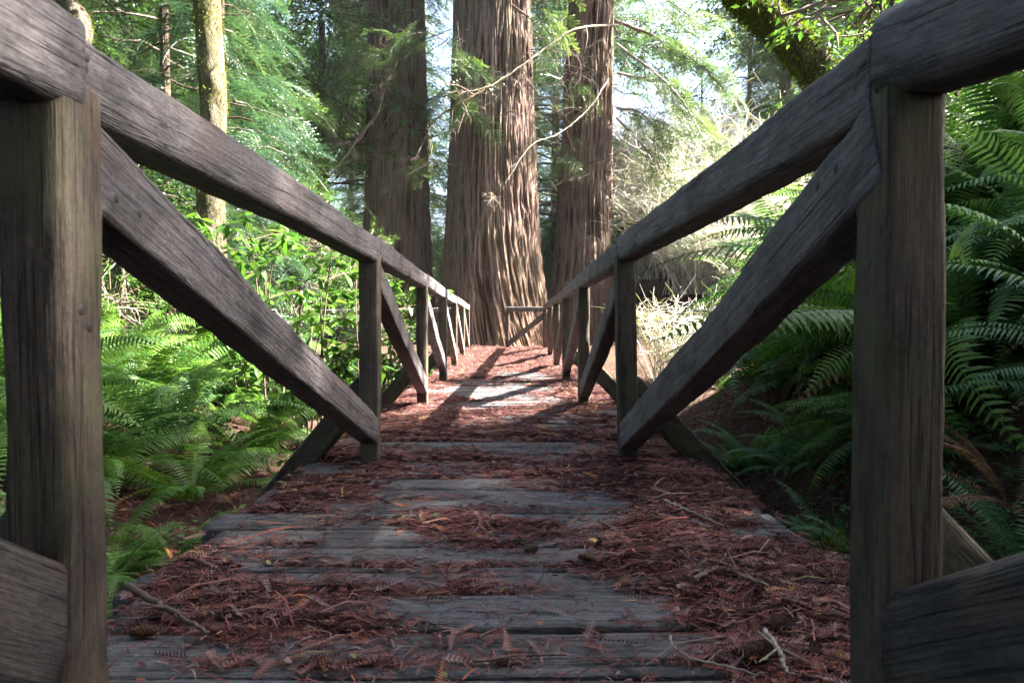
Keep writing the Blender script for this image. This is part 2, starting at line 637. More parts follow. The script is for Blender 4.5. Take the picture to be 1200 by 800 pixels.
def nail_mesh():
    g = Geo()
    th = np.arange(10) * 2 * np.pi / 10
    ring = lambda r, y: np.stack([r * np.cos(th), np.full(10, y), r * np.sin(th)], -1)
    V = np.vstack([ring(.0075, 0), ring(.0066, .0008), ring(.003, .0012), [[0, .0012, 0]]])
    Q = []
    for a in (0, 10):
        for k in range(10):
            Q.append((a + k, a + (k + 1) % 10, a + 10 + (k + 1) % 10, a + 10 + k))
    T = [(20 + k, 20 + (k + 1) % 10, 30) for k in range(10)]
    g.add(V, Q, T, rng.random(31))
    return g.mesh("nail", M_NAIL)


nail_me = nail_mesh()


def nail(parent_obj, world_p, sx):
    """nail head on the inner face (normal pointing -sx in x)"""
    me = parent_obj.data
    co = np.empty(len(me.vertices) * 3, np.float32)
    me.vertices.foreach_get("co", co)
    pm = MATS[parent_obj.name]
    mw = np.array(pm)
    W = co.reshape(-1, 3) @ mw[:3, :3].T + mw[:3, 3]
    d2 = (W[:, 1] - world_p[1]) ** 2 + (W[:, 2] - world_p[2]) ** 2 + np.where(np.abs(W[:, 0] - world_p[0]) > .03, 9, 0)
    near = W[np.argsort(d2)[:3]]
    xs_ = near[:, 0]
    world_p = (float(xs_.min() if sx > 0 else xs_.max()) - sx * .0002, world_p[1], world_p[2])
    o = bpy.data.objects.new("nail", nail_me)
    COL.objects.link(o)
    o.parent = parent_obj
    w = Matrix.Translation(Vector(world_p)) @ Matrix.Rotation(R(90) * sx, 4, 'Z')
    o.matrix_basis = pm.inverted() @ w
    return o


POSTW, POSTD = .088, .10
RAIL_T = 1.05
# lean of the inner face at the top (metres towards the bridge centre), by pair and side
for i, y in enumerate(YS):
    hz = deck_z(y)
    for s in (-1, 1):
        hw = gap_at(y) / 2
        if i == 0:
            hw = .528 if s < 0 else .530
        xin = CX + s * hw
        xc = xin + s * (POSTW / 2)
        yc = y - POSTD / 2
        w = POSTW if not (i == 0 and s > 0) else .082
        lean = 0.0
        if s > 0 and i == 1:
            lean = -.02
        if i == 0:
            lean = .003 * s
        zt = RAIL_T - .105 + .02
        p = beam("post", (xc - lean * .3, yc, -.42), (xc + lean, yc, zt), POSTD if False else w, POSTD, M_POST, bridge, up=(0, 1, 0), r=.009 if i else .013, wear=1.0, seg=.03)
        if i < 3:
            for k in range(2):
                nail(p, (xin + lean * .9 - s * .001, yc + random.uniform(-.03, .03), random.uniform(.62, .92)), s)
        # outrigger prop on the outer side of the post
        if True:
            top = (xc + s * .015, y - .03, .36 + hz)
            bot = (CX + s * (hw + .62), y + .02, -.30)
            if s > 0:
                bot = (CX + s * (hw + .64), y + .02, -.24)
            o = beam("prop", top, bot, .085, .115, M_OUT, bridge, up=(0, 0, 1), r=.012, wear=.8)

# handrails and diagonal braces, bay by bay (bay 0 runs back past the camera)
RW, RH = .098, .112
for s in (-1, 1):
    for i in range(-1, 6):
        y1 = YS[i + 1] - POSTD / 2
        z1 = RAIL_T - RH / 2 + (.01 if i >= 4 else 0)
        hw1 = gap_at(YS[i + 1]) / 2 + RW / 2 - .004
        if i >= 0:
            y0 = YS[i] - POSTD / 2
            hw0 = gap_at(YS[i]) / 2 + RW / 2 - .004
            b0 = (CX + s * hw0, y0 + .002, z1 + random.uniform(-.006, .006))
            b1 = (CX + s * hw1, y1 - .001, z1 + random.uniform(-.006, .006))
            rail = beam("handrail", b0, b1, RW, RH, M_RAIL, bridge, r=.014, wear=1.25)
            if i < 2:
                for yy in (y0 + .035, y1 - .04):
                    for k in range(2):
                        nail(rail, (CX + s * (np.interp(yy, (y0, y1), (hw0, hw1)) - RW / 2 - .0005), yy + random.uniform(-.01, .01), z1 + random.uniform(-.035, .035)), s)
            # brace
            e0 = (CX + s * (hw0 - RW / 2 + .048), y0 - .015, 0.895 + deck_z(y0) * .3)
            low = .155 if s < 0 else .125
            e1 = (CX + s * (hw1 - RW / 2 + .048), y1 - .03, low + deck_z(y1))
            br = beam("brace", e0, e1, .086, .122, M_RAIL, bridge, r=.009, wear=1.3)
            if i < 2:
                dv = (Vector(e1) - Vector(e0)).normalized()
                for f_ in (.12, .19):
                    pp = Vector(e0) + dv * f_
                    nail(br, (pp.x - s * .0435, pp.y, pp.z + random.uniform(-.03, .03)), s)
        else:
            hw1 = (.528 if s < 0 else .532) + RW / 2 - .004
            if s < 0:
                beam("handrail", (CX + s * hw1, y1 - .004, z1), (CX + s * (hw1 + .03), -.45, z1 - .01), RW, RH + .012, M_RAIL, bridge, r=.018, wear=1.2)
                beam("brace", (CX + s * (hw1 - .002), y1 - .035, .238), (CX + s * (hw1 + .03), -.30, 1.0), .086, .16, M_DARK, bridge, r=.012)
            else:
                beam("handrail", (CX + s * hw1, y1 - .004, z1 + .012), (CX + s * (hw1 + .20), .20, z1 - .03), RW + .004, RH + .012, M_RAIL, bridge, r=.03, wear=1.2)
                beam("brace", (CX + s * (hw1 - .002), y1 - .035, .20), (CX + s * (hw1 + .16), .18, .66), .09, .17, M_DARK, bridge, r=.03, wear=.8)

# crossbeams and stringers
for i, y in enumerate(YS):
    hw = gap_at(y) / 2 + .78
    beam("crossbeam", (CX - hw, y - .06, -.36), (CX + hw, y - .06, -.33), .12, .14, M_OUT, bridge, r=.02, seg=.06)
for xx in (-.62, 0, .55):
    beam("stringer", (xx, -.6, -.16), (xx, 16.0, -.12), .14, .18, M_OUT, bridge, r=.02, seg=.12)

# planks
y = -.7
k = 0
PLANKS = []
while y < 16.05:
    wd = .178 + random.uniform(-.012, .014)
    wide = max(0, (gap_at(y) - 1.1) / 2)
    xl = -.90 - wide + random.uniform(-.05, .04)
    xr = .84 + wide + random.uniform(-.05, .05)
    z = deck_z(y + wd / 2) - .03 + random.uniform(-.006, .004)
    if abs(y - 2.3) < .09:
        xl = -.97
    beam("deck_plank", (xl, y + wd / 2, z + random.uniform(-.004, .004)), (xr, y + wd / 2, z + random.uniform(-.004, .004)), wd, .06, M_DECK, bridge, r=.009, seg=.05 if y < 6 else .12, wear=.8)
    PLANKS.append((y, y + wd))
    y += wd + random.uniform(.006, .014)
    k += 1

# ------------------------------------------------------------------ litter on the deck
def litter_h(x, y):
    """depth of needle litter above the planks, negative where planks are bare"""
    x = np.asarray(x, float)
    y = np.asarray(y, float)
    wide = np.interp(y, YS, np.array(GAP)) / 2 - .535
    ax = np.abs(x + .03) - wide
    edge = sstep(.30, .62, ax)
    ph = (y + .7) / .188
    gapn = np.abs((ph % 1.0) - .5) * 2                       # 1 over a gap, 0 mid plank
    h = -.0135 + .004 * gapn ** 2 + .014 * gapn ** 8
    h = h + .040 * fbm(x * 1.7 + 7 + .5 * y, y * 3.1, seed=21, o=4) + .014 * fbm(x * 9, y * 16, seed=22, o=3)
    h = h + edge * (.010 + .018 * fbm(x * 4, y * 3, seed=23))
    h = h + .022 * np.exp(-((x - .55) / .25) ** 2 - ((y - 2.3) / 1.2) ** 2)
    h = h + .018 * sstep(2.8, 5, y) * (1 - sstep(5, 8, y)) * .4 + .03 * sstep(11, 15, y)
    h = h + .002 * sstep(2.0, 3.6, y) + .004 * edge + .034 * sstep(8.0, 11, y)
    h = h - .05 * sstep(.83, .93, ax)
    return h


def build_litter():
    xs = np.linspace(-.98, .94, 150)
    ys = np.concatenate([np.arange(1.1, 4.5, .013), np.arange(4.5, 9, .028), np.arange(9, 16.6, .06)])
    X, Y = np.meshgrid(xs, ys)
    wide = np.interp(Y, YS, np.array(GAP)) / 2 - .535
    Xw = X * (1 + wide / .9)
    H = litter_h(Xw, Y)
    H = H + .006 * fbm(Xw * 40, Y * 40, seed=31, o=2)
    Z = deck_z(Y) + np.minimum(H, .05) - .002
    tint = np.clip(.45 + .5 * fbm(Xw * 6, Y * 6, seed=33), 0, 1)
    V = np.stack([Xw, Y, Z], -1).reshape(-1, 3)
    nx, ny = len(xs), len(ys)
    i = np.arange(ny - 1)[:, None] * nx
    j = np.arange(nx - 1)[None]
    Q = np.stack([i + j, i + j + 1, i + nx + j + 1, i + nx + j], -1).reshape(-1, 4)
    keep = (H.ravel()[Q].max(1) > -.028)
    me = mesh_from("duff", V, Q[keep], tint=tint.ravel(), mat=M_DUFF)
    tag(link("needle_duff", me), "matted red brown needle duff lying on the bridge deck", "needle duff", kind="stuff")

    g = Geo()
    # templates
    strip = np.array([[-.5, -.5, 0], [-.5, .5, 0], [0, -.6, .10], [0, .6, .10], [.5, -.2, 0], [.5, .2, 0]])
    sq = [(0, 2, 3, 1), (2, 4, 5, 3)]
    # dead redwood spray: axis with paired needles
    fv, fq = [], []
    for kx in range(9):
        t = kx / 9
        ln = .13 * (1 - .75 * t) + .02
        for sd in (-1, 1):
            b = len(fv)
            fv += [[t - .5, 0, 0], [t - .5 + .055, 0, 0], [t - .5 + .12, sd * ln, .03], [t - .5 + .08, sd * ln, .03]]
            fq.append((b, b + 1, b + 2, b + 3))
    b = len(fv)
    fv += [[-.6, -.012, 0], [-.6, .012, 0], [.5, .008, .02], [.5, -.008, .02]]
    fq.append((b, b + 3, b + 2, b + 1))
    fv = np.array(fv)

    def place(n, y0, y1, lmin, lmax, wmin, wmax, tv, tq, bias, lift=.006, iso=False):
        m = int(n * 2.6)
        yy = y0 + (y1 - y0) * rng.random(m) ** 1.15
        wide = np.interp(yy, YS, np.array(GAP)) / 2 - .535
        xx = rng.uniform(-.95, .91, m) * (1 + wide / .9)
        h = litter_h(xx, yy)
        ok = rng.random(m) < np.clip(.16 + (h + .014) * 42, .09, 1)
        xx, yy, h = xx[ok][:n], yy[ok][:n], h[ok][:n]
        nn = len(xx)
        z = deck_z(yy) + np.maximum(h, 0) + rng.random(nn) * lift + .0015
        az = rng.normal(0, .9, nn) + (rng.random(nn) < .5) * np.pi
        el = rng.normal(0, .13, nn)
        rl = rng.normal(0, .35, nn)
        L = rng.uniform(lmin, lmax, nn)
        W = rng.uniform(wmin, wmax, nn)
        S = np.stack([L, L if iso else W, L], -1)
        tn = np.clip(rng.beta(1.3, 1.5, nn) * .97 + bias, 0, 1)
        scatter(g, tv, tq, None, rots(az, el, rl), np.stack([xx, yy, z], -1), S, tn)

    place(24000, 1.2, 3.2, .012, .05, .0012, .0035, strip, sq, 0)
    place(19000, 3.0, 7.0, .02, .06, .002, .0045, strip, sq, 0)
    place(9000, 7.0, 16.3, .03, .09, .004, .008, strip, sq, .02)
    place(3600, 1.2, 4.2, .035, .085, 0, 0, fv, fq, .03, .012, True)
    place(1500, 4.0, 9.0, .05, .10, 0, 0, fv, fq, .03, .012, True)
    place(900, 1.2, 5, .010, .03, .006, .016, strip, sq, .18, .012)
    place(500, 5, 14, .02, .05, .01, .02, strip, sq, .18, .012)
    place(9000, 1.2, 6.0, .008, .03, .0008, .002, strip, sq, -.05, .003)
    # long thin twigs
    place(330, 1.2, 5.5, .08, .22, .002, .005, strip, sq, .12, .02)
    me = g.mesh("litter", M_LITTER, smooth=False)
    tag(link("needle_litter", me), "loose red brown redwood needles and twigs strewn on the deck", "needle litter", kind="stuff")


build_litter()

# ------------------------------------------------------------------ foliage templates
def bough(L=1.0, seed=0, step=.055, leaf=.032, lw=.011, droop=.35, ntw=1.0):
    """flat drooping conifer spray along +X: returns V,Q,tint"""
    r = np.random.default_rng(seed)
    g = Geo()
    tv = np.array([[0, -.12, 0], [.45, -.5, .02], [1, 0, -.03], [.45, .5, .02]])
    tq = [(0, 1, 2, 3)]
    axis = lambda t: np.array([L * t * (1 - .1 * t), 0, -droop * L * t * t])
    P = np.array([axis(t) for t in np.linspace(0, 1, 7)])
    v, q = tube_arrays(P, np.linspace(.008, .002, 7) * L, 3)
    g.add(v, q, None, 0.05)
    nt_ = int(L / step)
    for k in range(1, nt_ + 1):
        t = k / (nt_ + 1)
        p0 = axis(t)
        tl = L * (.42 * (1 - t) ** .8 + .06) * r.uniform(.6, 1.15) * min(1, t * 5 + .2) * ntw
        for sd in (-1, 1):
            if r.random() < .12:
                continue
            a = R(r.uniform(38, 62)) * sd
            dz = -r.uniform(.05, .45)
            n = max(3, int(tl / (leaf * .62)))
            s = (np.arange(n) + .5) / n
            d = np.array([math.cos(a), math.sin(a), 0])
            pts = p0 + d * (s * tl)[:, None] + np.array([0, 0, dz * tl]) * (s ** 1.6)[:, None]
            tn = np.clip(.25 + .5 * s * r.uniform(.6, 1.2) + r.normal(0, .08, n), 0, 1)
            for s2 in (-1, 1):
                az = np.full(n, a) + s2 * R(42) + r.normal(0, .12, n)
                el = np.full(n, dz * .6) + r.normal(0, .2, n)
                sc = leaf * (1.15 - .5 * s)
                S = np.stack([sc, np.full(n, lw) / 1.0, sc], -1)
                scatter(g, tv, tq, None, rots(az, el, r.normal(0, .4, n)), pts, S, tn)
            scatter(g, tv, tq, None, rots(np.array([a]), np.array([dz * .8]), np.zeros(1)), pts[-1:], np.array([[leaf, lw, leaf]]), tn[-1:])
    return g.arrays()


def conifer_crown(name, H, z0, Rmax, nb, mat, seed, Lb=(.7, 1.3), leaf=.04, lw=.013, spire=.9, variants=4):
    """boughs carried on limbs spiralling round a trunk of height H"""
    r = np.random.default_rng(seed)
    tmpl = [bough(1.0, seed * 10 + k, .06, leaf, lw, r.uniform(.25, .55)) for k in range(variants)]
    g = Geo()
    limbs = Geo()
    nl = max(8, nb // 7)
    for k in range(nl):
        u = (k + r.random()) / nl
        z = z0 + (H - z0) * u
        rr = Rmax * (1 - u * spire) ** .75 * r.uniform(.55, 1.1)
        az = k * 2.4 + r.normal(0, .3)
        rise = r.uniform(-.12, .18)
        dr = r.uniform(.08, .3)
        lp = lambda t: np.array([math.cos(az) * rr * t, math.sin(az) * rr * t, z + rise * rr * t - dr * rr * t * t])
        pts = np.array([lp(t) for t in np.linspace(0, 1, 6)])
        pts[1:-1] += r.normal(0, .03 * rr, (4, 3))
        v, q = tube_arrays(pts, np.linspace(.028, .006, 6) * (.5 + rr * .3), 4)
        limbs.add(v, q, None, r.random())
        m = max(3, int(nb / nl * (.5 + rr / Rmax)))
        t = r.uniform(.22, 1.0, m) ** .8
        P = np.array([lp(a) for a in t])
        az2 = az + r.normal(0, .75, m)
        el = r.normal(-.18, .22, m)
        S = r.uniform(Lb[0], Lb[1], m)
        roll = r.normal(0, .35, m)
        for vi in range(variants):
            sel = np.arange(m) % variants == vi
            if not sel.any():
                continue
            V, Q, T, C = tmpl[vi]
            ns = sel.sum()
            W = np.einsum('nij,kj->nki', rots(az2[sel], el[sel], roll[sel]), V) * S[sel][:, None, None] + P[sel][:, None, :]
            off = (np.arange(ns) * len(V))[:, None, None]
            tn = np.clip(C[None] + r.normal(0, .16, ns)[:, None], 0, 1)
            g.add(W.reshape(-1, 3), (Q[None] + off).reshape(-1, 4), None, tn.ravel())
    return g.mesh(name, mat, smooth=False), limbs.mesh(name + "_limb", M_TWIG)


LEAF_T = np.array([[0, 0, 0], [.35, -.26, .05], [.75, -.2, .03], [1, 0, -.06], [.75, .2, .03], [.35, .26, .05], [.5, 0, -.01]])
LEAF_Q = [(0, 1, 6, 5), (1, 2, 3, 6), (6, 3, 4, 5)]
DIAM_T = np.array([[0, 0, 0], [.45, -.28, .04], [1, 0, -.04], [.45, .28, .04]])
DIAM_Q = [(0, 1, 2, 3)]


def broad_crown(name, blobs, n, size, mat, seed, twigs=60, centre=(0, 0, 0)):
    """leaves in clumps along twigs inside several ellipsoid regions (cx,cy,cz,rx,ry,rz)"""
    r = np.random.default_rng(seed)
    g = Geo()
    tw = Geo()
    vol = np.array([b[3] * b[4] * b[5] for b in blobs]) ** .8
    cnt = (vol / vol.sum() * n).astype(int)
    for b, c in zip(blobs, cnt):
        nc = max(6, c // 34)
        d = r.normal(0, 1, (nc, 3))
        d /= np.linalg.norm(d, axis=1)[:, None]
        rad = r.random(nc) ** .45
        cen = np.array(b[:3]) + d * rad[:, None] * np.array(b[3:])
        for k in range(nc):
            out = d[k] + np.array([0, 0, -.25])
            L = r.uniform(.25, .6) * (min(b[3:]) ** .5)
            m = int(c / nc)
            s = r.random(m)
            axis = out / np.linalg.norm(out)
            pts = cen[k] + axis * (s * L)[:, None] + r.normal(0, .09 * L + .03, (m, 3))
            az = math.atan2(axis[1], axis[0]) + r.normal(0, .9, m)
            el = r.normal(-.35, .4, m)
            sc = size * r.uniform(.6, 1.25, m)
            tn = np.clip(.25 + .5 * r.random(m) + r.normal(0, .1), 0, 1)
            scatter(g, DIAM_T, DIAM_Q, None, rots(az, el, r.normal(0, .5, m)), pts, np.stack([sc, sc * .95, sc], -1), tn)
            if k < twigs:
                p0 = np.array(b[:3]) + (cen[k] - np.array(b[:3])) * .2
                v, q = tube_arrays(spline([p0, (p0 + cen[k]) / 2 + r.normal(0, .1, 3), cen[k], cen[k] + axis * L * .7], 7), np.linspace(.022, .004, 7), 4)
                tw.add(v, q, None, r.random())
    return g.mesh(name, mat, smooth=False), tw.mesh(name + "_twig", M_TWIG)


def fern_arrays(nf, Lr, seed, pairs=30, spread=(.35, 1.1), plen=.105, az0=None, curl=1.0, hang=False):
    r = np.random.default_rng(seed)
    g = Geo()
    # pinna template along +X : base, shoulder, tip, slightly drooping
    pv = np.array([[0, -.35, 0], [0, .35, 0], [.18, -.5, .02], [.18, .5, .05], [.62, -.36, .0], [.62, .36, .03], [1, 0, -.10]])
    pq = [(0, 2, 3, 1), (2, 4, 5, 3)]
    pt = [(4, 6, 5)]
    for f in range(nf):
        L = r.uniform(*Lr)
        az = (f * 2.399 + r.normal(0, .25)) if az0 is None else az0 + r.normal(0, .7)
        e0 = R(90) - r.uniform(*spread) * .9
        tot = r.uniform(1.0, 1.9) * curl
        if hang:
            e0, tot = R(r.uniform(0, 50)), r.uniform(1.4, 2.3)
        t = np.linspace(0, 1, 13)
        ang = e0 - tot * t ** 1.4
        dx = np.cos(ang)
        dz = np.sin(ang)
        X = np.concatenate([[0], np.cumsum((dx[1:] + dx[:-1]) / 2)]) * L / 12
        Z = np.concatenate([[0], np.cumsum((dz[1:] + dz[:-1]) / 2)]) * L / 12
        side = r.normal(0, .12) * L * t ** 2
        ca, sa = math.cos(az), math.sin(az)
        P = np.stack([X * ca - side * sa, X * sa + side * ca, Z], -1)
        v, q = tube_arrays(P, np.linspace(.0035, .001, 13), 3)
        g.add(v, q, None, .55)
        tk = np.linspace(.13, .995, pairs)
        pk = np.stack([np.interp(tk, t, P[:, a]) for a in range(3)], -1)
        Tn = np.gradient(P, axis=0)
        Tn /= np.linalg.norm(Tn, axis=1)[:, None]
        tg = np.stack([np.interp(tk, t, Tn[:, a]) for a in range(3)], -1)
        tg /= np.linalg.norm(tg, axis=1)[:, None]
        shp = np.interp(tk, [0, .13, .3, .5, .8, 1.0], [.4, .62, 1, .98, .55, .06])
        base = r.uniform(.2, .75)
        twist = r.normal(0, .35)
        for sd in (-1, 1):
            S0 = np.array([-sa, ca, 0.0])[None] * sd
            Nn = np.cross(tg, S0 * sd)
            S0 = S0 * math.cos(twist) + Nn * math.sin(twist) * sd
            fw = r.normal(.32, .07, pairs)[:, None]
            dirn = S0 + tg * fw - Nn * r.uniform(-.05, .28) - np.array([0, 0, .12])
            dirn /= np.linalg.norm(dirn, axis=1)[:, None]
            Zc = np.cross(dirn, np.cross(Nn, dirn) * 1.0)
            Yc = np.cross(Nn, dirn)
            Yc /= np.linalg.norm(Yc, axis=1)[:, None] + 1e-9
            Zc = np.cross(dirn, Yc)
            M = np.stack([dirn, Yc, Zc], -1)
            pl = plen * (L / .9) * shp * r.uniform(.86, 1.1, pairs) * np.where(r.random(pairs) < .04, .35, 1)
            wd = np.full(pairs, L * .86 / pairs * .66) * (.65 + .35 * shp)
            tn = np.clip(base + r.normal(0, .10, pairs) + .12 * tk, 0, 1)
            scatter(g, pv, pq, pt, M, pk, np.stack([pl, wd, pl], -1), tn)
    return g


# ------------------------------------------------------------------ ferns (one of each kind, copied)
fern_me = [fern_arrays(19, (.75, 1.25), 100 + k, 42).mesh("fern", M_FERN if k < 2 else M_FERNB, smooth=False) for k in range(5)]
fern_dead = [fern_arrays(6, (.45, .8), 140 + k, 24, hang=True, plen=.06).mesh("dead_fern", M_DEADFERN, smooth=False) for k in range(2)]


def fern(x, y, s, rz, k, label, group, z=None, tilt=(0, 0), dead=True):
    zz = float(ground_z(x, y)) if z is None else z
    t = thing("sword_fern", label, "fern", (x, y, zz - .02), rz, group, s)
    t.rotation_euler = (tilt[0], tilt[1], rz)
    link("foliage", fern_me[k], t)
    if dead:
        link("dead_foliage", fern_dead[k % 2], t, rot=(0, 0, 1.3 * k))
    return t


r = np.random.default_rng(55)
# left thicket
left_spots = [(-2.7, 3.3, .7), (-1.95, 4.5, .75), (-2.4, 4.2, .9), (-2.9, 3.8, 1.0), (-2.0, 5.4, .85), (-2.5, 5.2, 1.0), (-3.3, 4.9, 1.15), (-3.9, 4.3, 1.1),
              (-3.2, 6.2, 1.15), (-4.2, 6.0, 1.2), (-5.0, 5.6, 1.2), (-2.2, 6.8, .9), (-4.0, 7.4, 1.2), (-5.6, 7.2, 1.3), (-3.0, 8.2, 1.0), (-6.5, 6.6, 1.2), (-2.7, 2.3, .7), (-3.4, 3.0, .95), (-4.6, 8.8, 1.2), (-1.9, 8.6, .8), (-2.2, 10.2, .8), (-3.6, 10.4, 1.0)]
for i, (x, y, s) in enumerate(left_spots):
    fern(x + r.normal(0, .06), y, s * 1.15, r.uniform(0, 6.28), i % 2 if i % 5 else 2, "arching green sword fern in the thicket left of the footbridge", "sword ferns left of the bridge")
for k in range(44):
    yy = 2.6 + 8 * ((k * .618) % 1)
    left_extra = (-1.55 - (.55 + .45 * yy) * ((k * .377 + .1) % 1), yy, r.uniform(.75, 1.2))
    if left_extra[0] > -2.0 and yy < 4.1:
        continue
    fern(*left_extra, r.uniform(0, 6.28), k % 2 if k % 5 else 2, "arching green sword fern in the thicket left of the footbridge", "sword ferns left of the bridge")
tiny = [(-1.28, 2.55, .33), (-1.35, 2.15, .36)]
fern(-1.22, 2.72, .40, .4, 0, "small bright sword fern beside the left deck edge, behind the nearest left post", None)
fern(-1.30, 2.18, .30, 2.0, 1, "smallest low sword fern under the left deck edge near the fallen stick", None, dead=False)
for k in range(7):
    fern(-1.5 - .5 * ((k * .618) % 1), 2.35 + 1.15 * ((k * .377 + .2) % 1), r.uniform(.3, .5), r.uniform(0, 6.28), k % 2, "small sword fern low beside the left deck edge", "small ferns beside the left deck edge", dead=k % 2 == 0)
for k in range(10):
    fern(1.22 + .45 * ((k * .618) % 1), 2.3 + 2.0 * ((k * .377 + .2) % 1), r.uniform(.3, .45), r.uniform(0, 6.28), 3 + k % 2, "small blue-green sword fern in the hollow beside the right deck edge", "small ferns beside the right deck edge", tilt=(0, -.2), dead=k % 2 == 0)
# right bank
right_spots = [(1.9, 4.3, .7), (2.05, 4.0, .9), (2.4, 4.6, 1.05), (1.9, 5.0, .85), (2.4, 5.4, 1.0), (2.9, 5.0, .9), (3.2, 5.8, .9), (2.3, 3.4, 1.0), (2.7, 3.9, 1.1), (1.85, 3.45, .6), (2.6, 6.2, .8), (1.9, 6.4, .45), (4.2, 6.6, 1.0), (5.0, 7.4, 1.0)]
for i, (x, y, s) in enumerate(right_spots):
    fern(x, y + r.normal(0, .06), s * 1.2, r.uniform(0, 6.28), (i * 2 + 1) % 5 if i % 3 else 4, "green sword fern overhanging the bank right of the footbridge", "sword ferns on the right bank", tilt=(0, -.35))
for k in range(26):
    yy = 3.2 + 2.9 * ((k * .618) % 1)
    fern(1.25 + .20 * yy + (.5 + .12 * yy) * ((k * .377 + .2) % 1), yy, r.uniform(.95, 1.35), r.uniform(0, 6.28), (k * 2) % 5, "green sword fern overhanging the bank right of the footbridge", "sword ferns on the right bank", tilt=(0, -.35))
for k in range(20):
    yy = 3.0 + 1.9 * ((k * .618) % 1)
    fern(1.66 + .5 * ((k * .377 + .2) % 1), yy, r.uniform(.55, .8), r.uniform(0, 6.28), (k * 2) % 5, "green sword fern at the foot of the bank, right of the footbridge", "sword ferns at the foot of the right bank", tilt=(0, -.3))
for k in range(16):
    yy = 2.15 + 1.2 * ((k * .618) % 1)
    fern(1.30 + .26 * yy + .8 * ((k * .377 + .2) % 1), yy, r.uniform(.6, .85), r.uniform(0, 6.28), 3 + k % 2, "blue-green sword fern on the steep bank right of the nearest right post", "sword ferns on the steep near bank", tilt=(0, -.45))
fern(2.15, 2.75, .95, 2.6, 4, "large blue-green sword fern right of the nearest right post", None, tilt=(0, -.4))
t = fern(1.42, 1.95, .55, 2.2, 3, "fern on the near bank with a skirt of long dry brown hanging fronds", None, tilt=(0, -.4))
link("dead_foliage", fern_arrays(9, (.9, 1.5), 171, 60, hang=True, plen=.045).mesh("dead_fern", M_DEADFERN, smooth=False), t, loc=(.25, .1, .45))
fern(2.35, 2.35, .8, 1.1, 3, "blue-green sword fern high on the bank at the right edge of the photo", None, tilt=(0, -.4))
fern(1.9, 3.05, .7, 4.0, 4, "blue-green sword fern between the first two right posts, lowest on the bank", None, tilt=(0, -.3))

# ------------------------------------------------------------------ trees
def trunk_mesh(name, H, r0, flare, mat, seed, nA=360, nH=200, ridges=60, depth=.06, twist=.0, lean=(0, 0), top=.35, lob=.05, hpow=1.6):
    h = H * (np.linspace(0, 1, nH) ** hpow)
    th = np.arange(nA) * 2 * np.pi / nA
    Hh, Th = np.meshgrid(h, th, indexing='ij')
    Rr = r0 * (1 - (1 - top) * Hh / H) + flare * r0 * np.exp(-Hh / (1.1 * r0 + .25)) 
    u = Th + twist * Hh * np.exp(-Hh / 6)
    cu, su = np.cos(u), np.sin(u)
    k = ridges / (2 * np.pi)
    lobes = lob * fbm(cu * 1.6, su * 1.6, Hh * .12, seed, 2) * (1 + 2.0 * np.exp(-Hh / 1.5))
    w = .30 * fbm(cu * 5, su * 5, Hh * .6, seed + 3, 3) + .13 * fbm(cu * 16, su * 16, Hh * 2.2, seed + 13, 2)
    n1 = 1 - np.abs(vnoise(cu * k + w, su * k + w, Hh * .75, seed + 5)) * 2.0
    n2 = 1 - np.abs(vnoise(cu * k * 2.1 + w, su * k * 2.1 + w, Hh * 1.7, seed + 6)) * 2.0
    rd = np.clip(.5 + .34 * n1 + .34 * n2, 0, 1.1)
    n3 = fbm(cu * k * 3, su * k * 3, Hh * 4, seed + 8, 2)
    rad = Rr * (1 + lobes) + depth * (rd - .6) + depth * .18 * n3
    V = np.stack([rad * np.cos(Th) + lean[0] * Hh, rad * np.sin(Th) + lean[1] * Hh, Hh - .25], -1).reshape(-1, 3)
    i = np.arange(nH - 1)[:, None] * nA
    j = np.arange(nA)[None]
    j2 = (j + 1) % nA
    Q = np.stack([i + j, i + j2, i + nA + j2, i + nA + j], -1).reshape(-1, 4)
    return mesh_from(name, V, Q, tint=np.clip(rd, 0, 1).ravel(), mat=mat)


# shared crowns
CR_BIG, CRL_BIG = conifer_crown("big_crown", 26, 11.5, 4.6, 420, M_SPRAY, 3, (1.2, 2.0), .05, .017)
CR_MID, CRL_MID = conifer_crown("mid_crown", 11, 1.2, 2.7, 600, M_SPRAY, 4, (.8, 1.4), .036, .012)
CR_MID2, CRL_MID2 = conifer_crown("mid_crown2", 13, .8, 3.0, 600, M_SPRAY2, 5, (.9, 1.5), .04, .013)
CR_SML, CRL_SML = conifer_crown("small_crown", 5, .3, 1.5, 240, M_SPRAY, 6, (.6, 1.0), .03, .010)


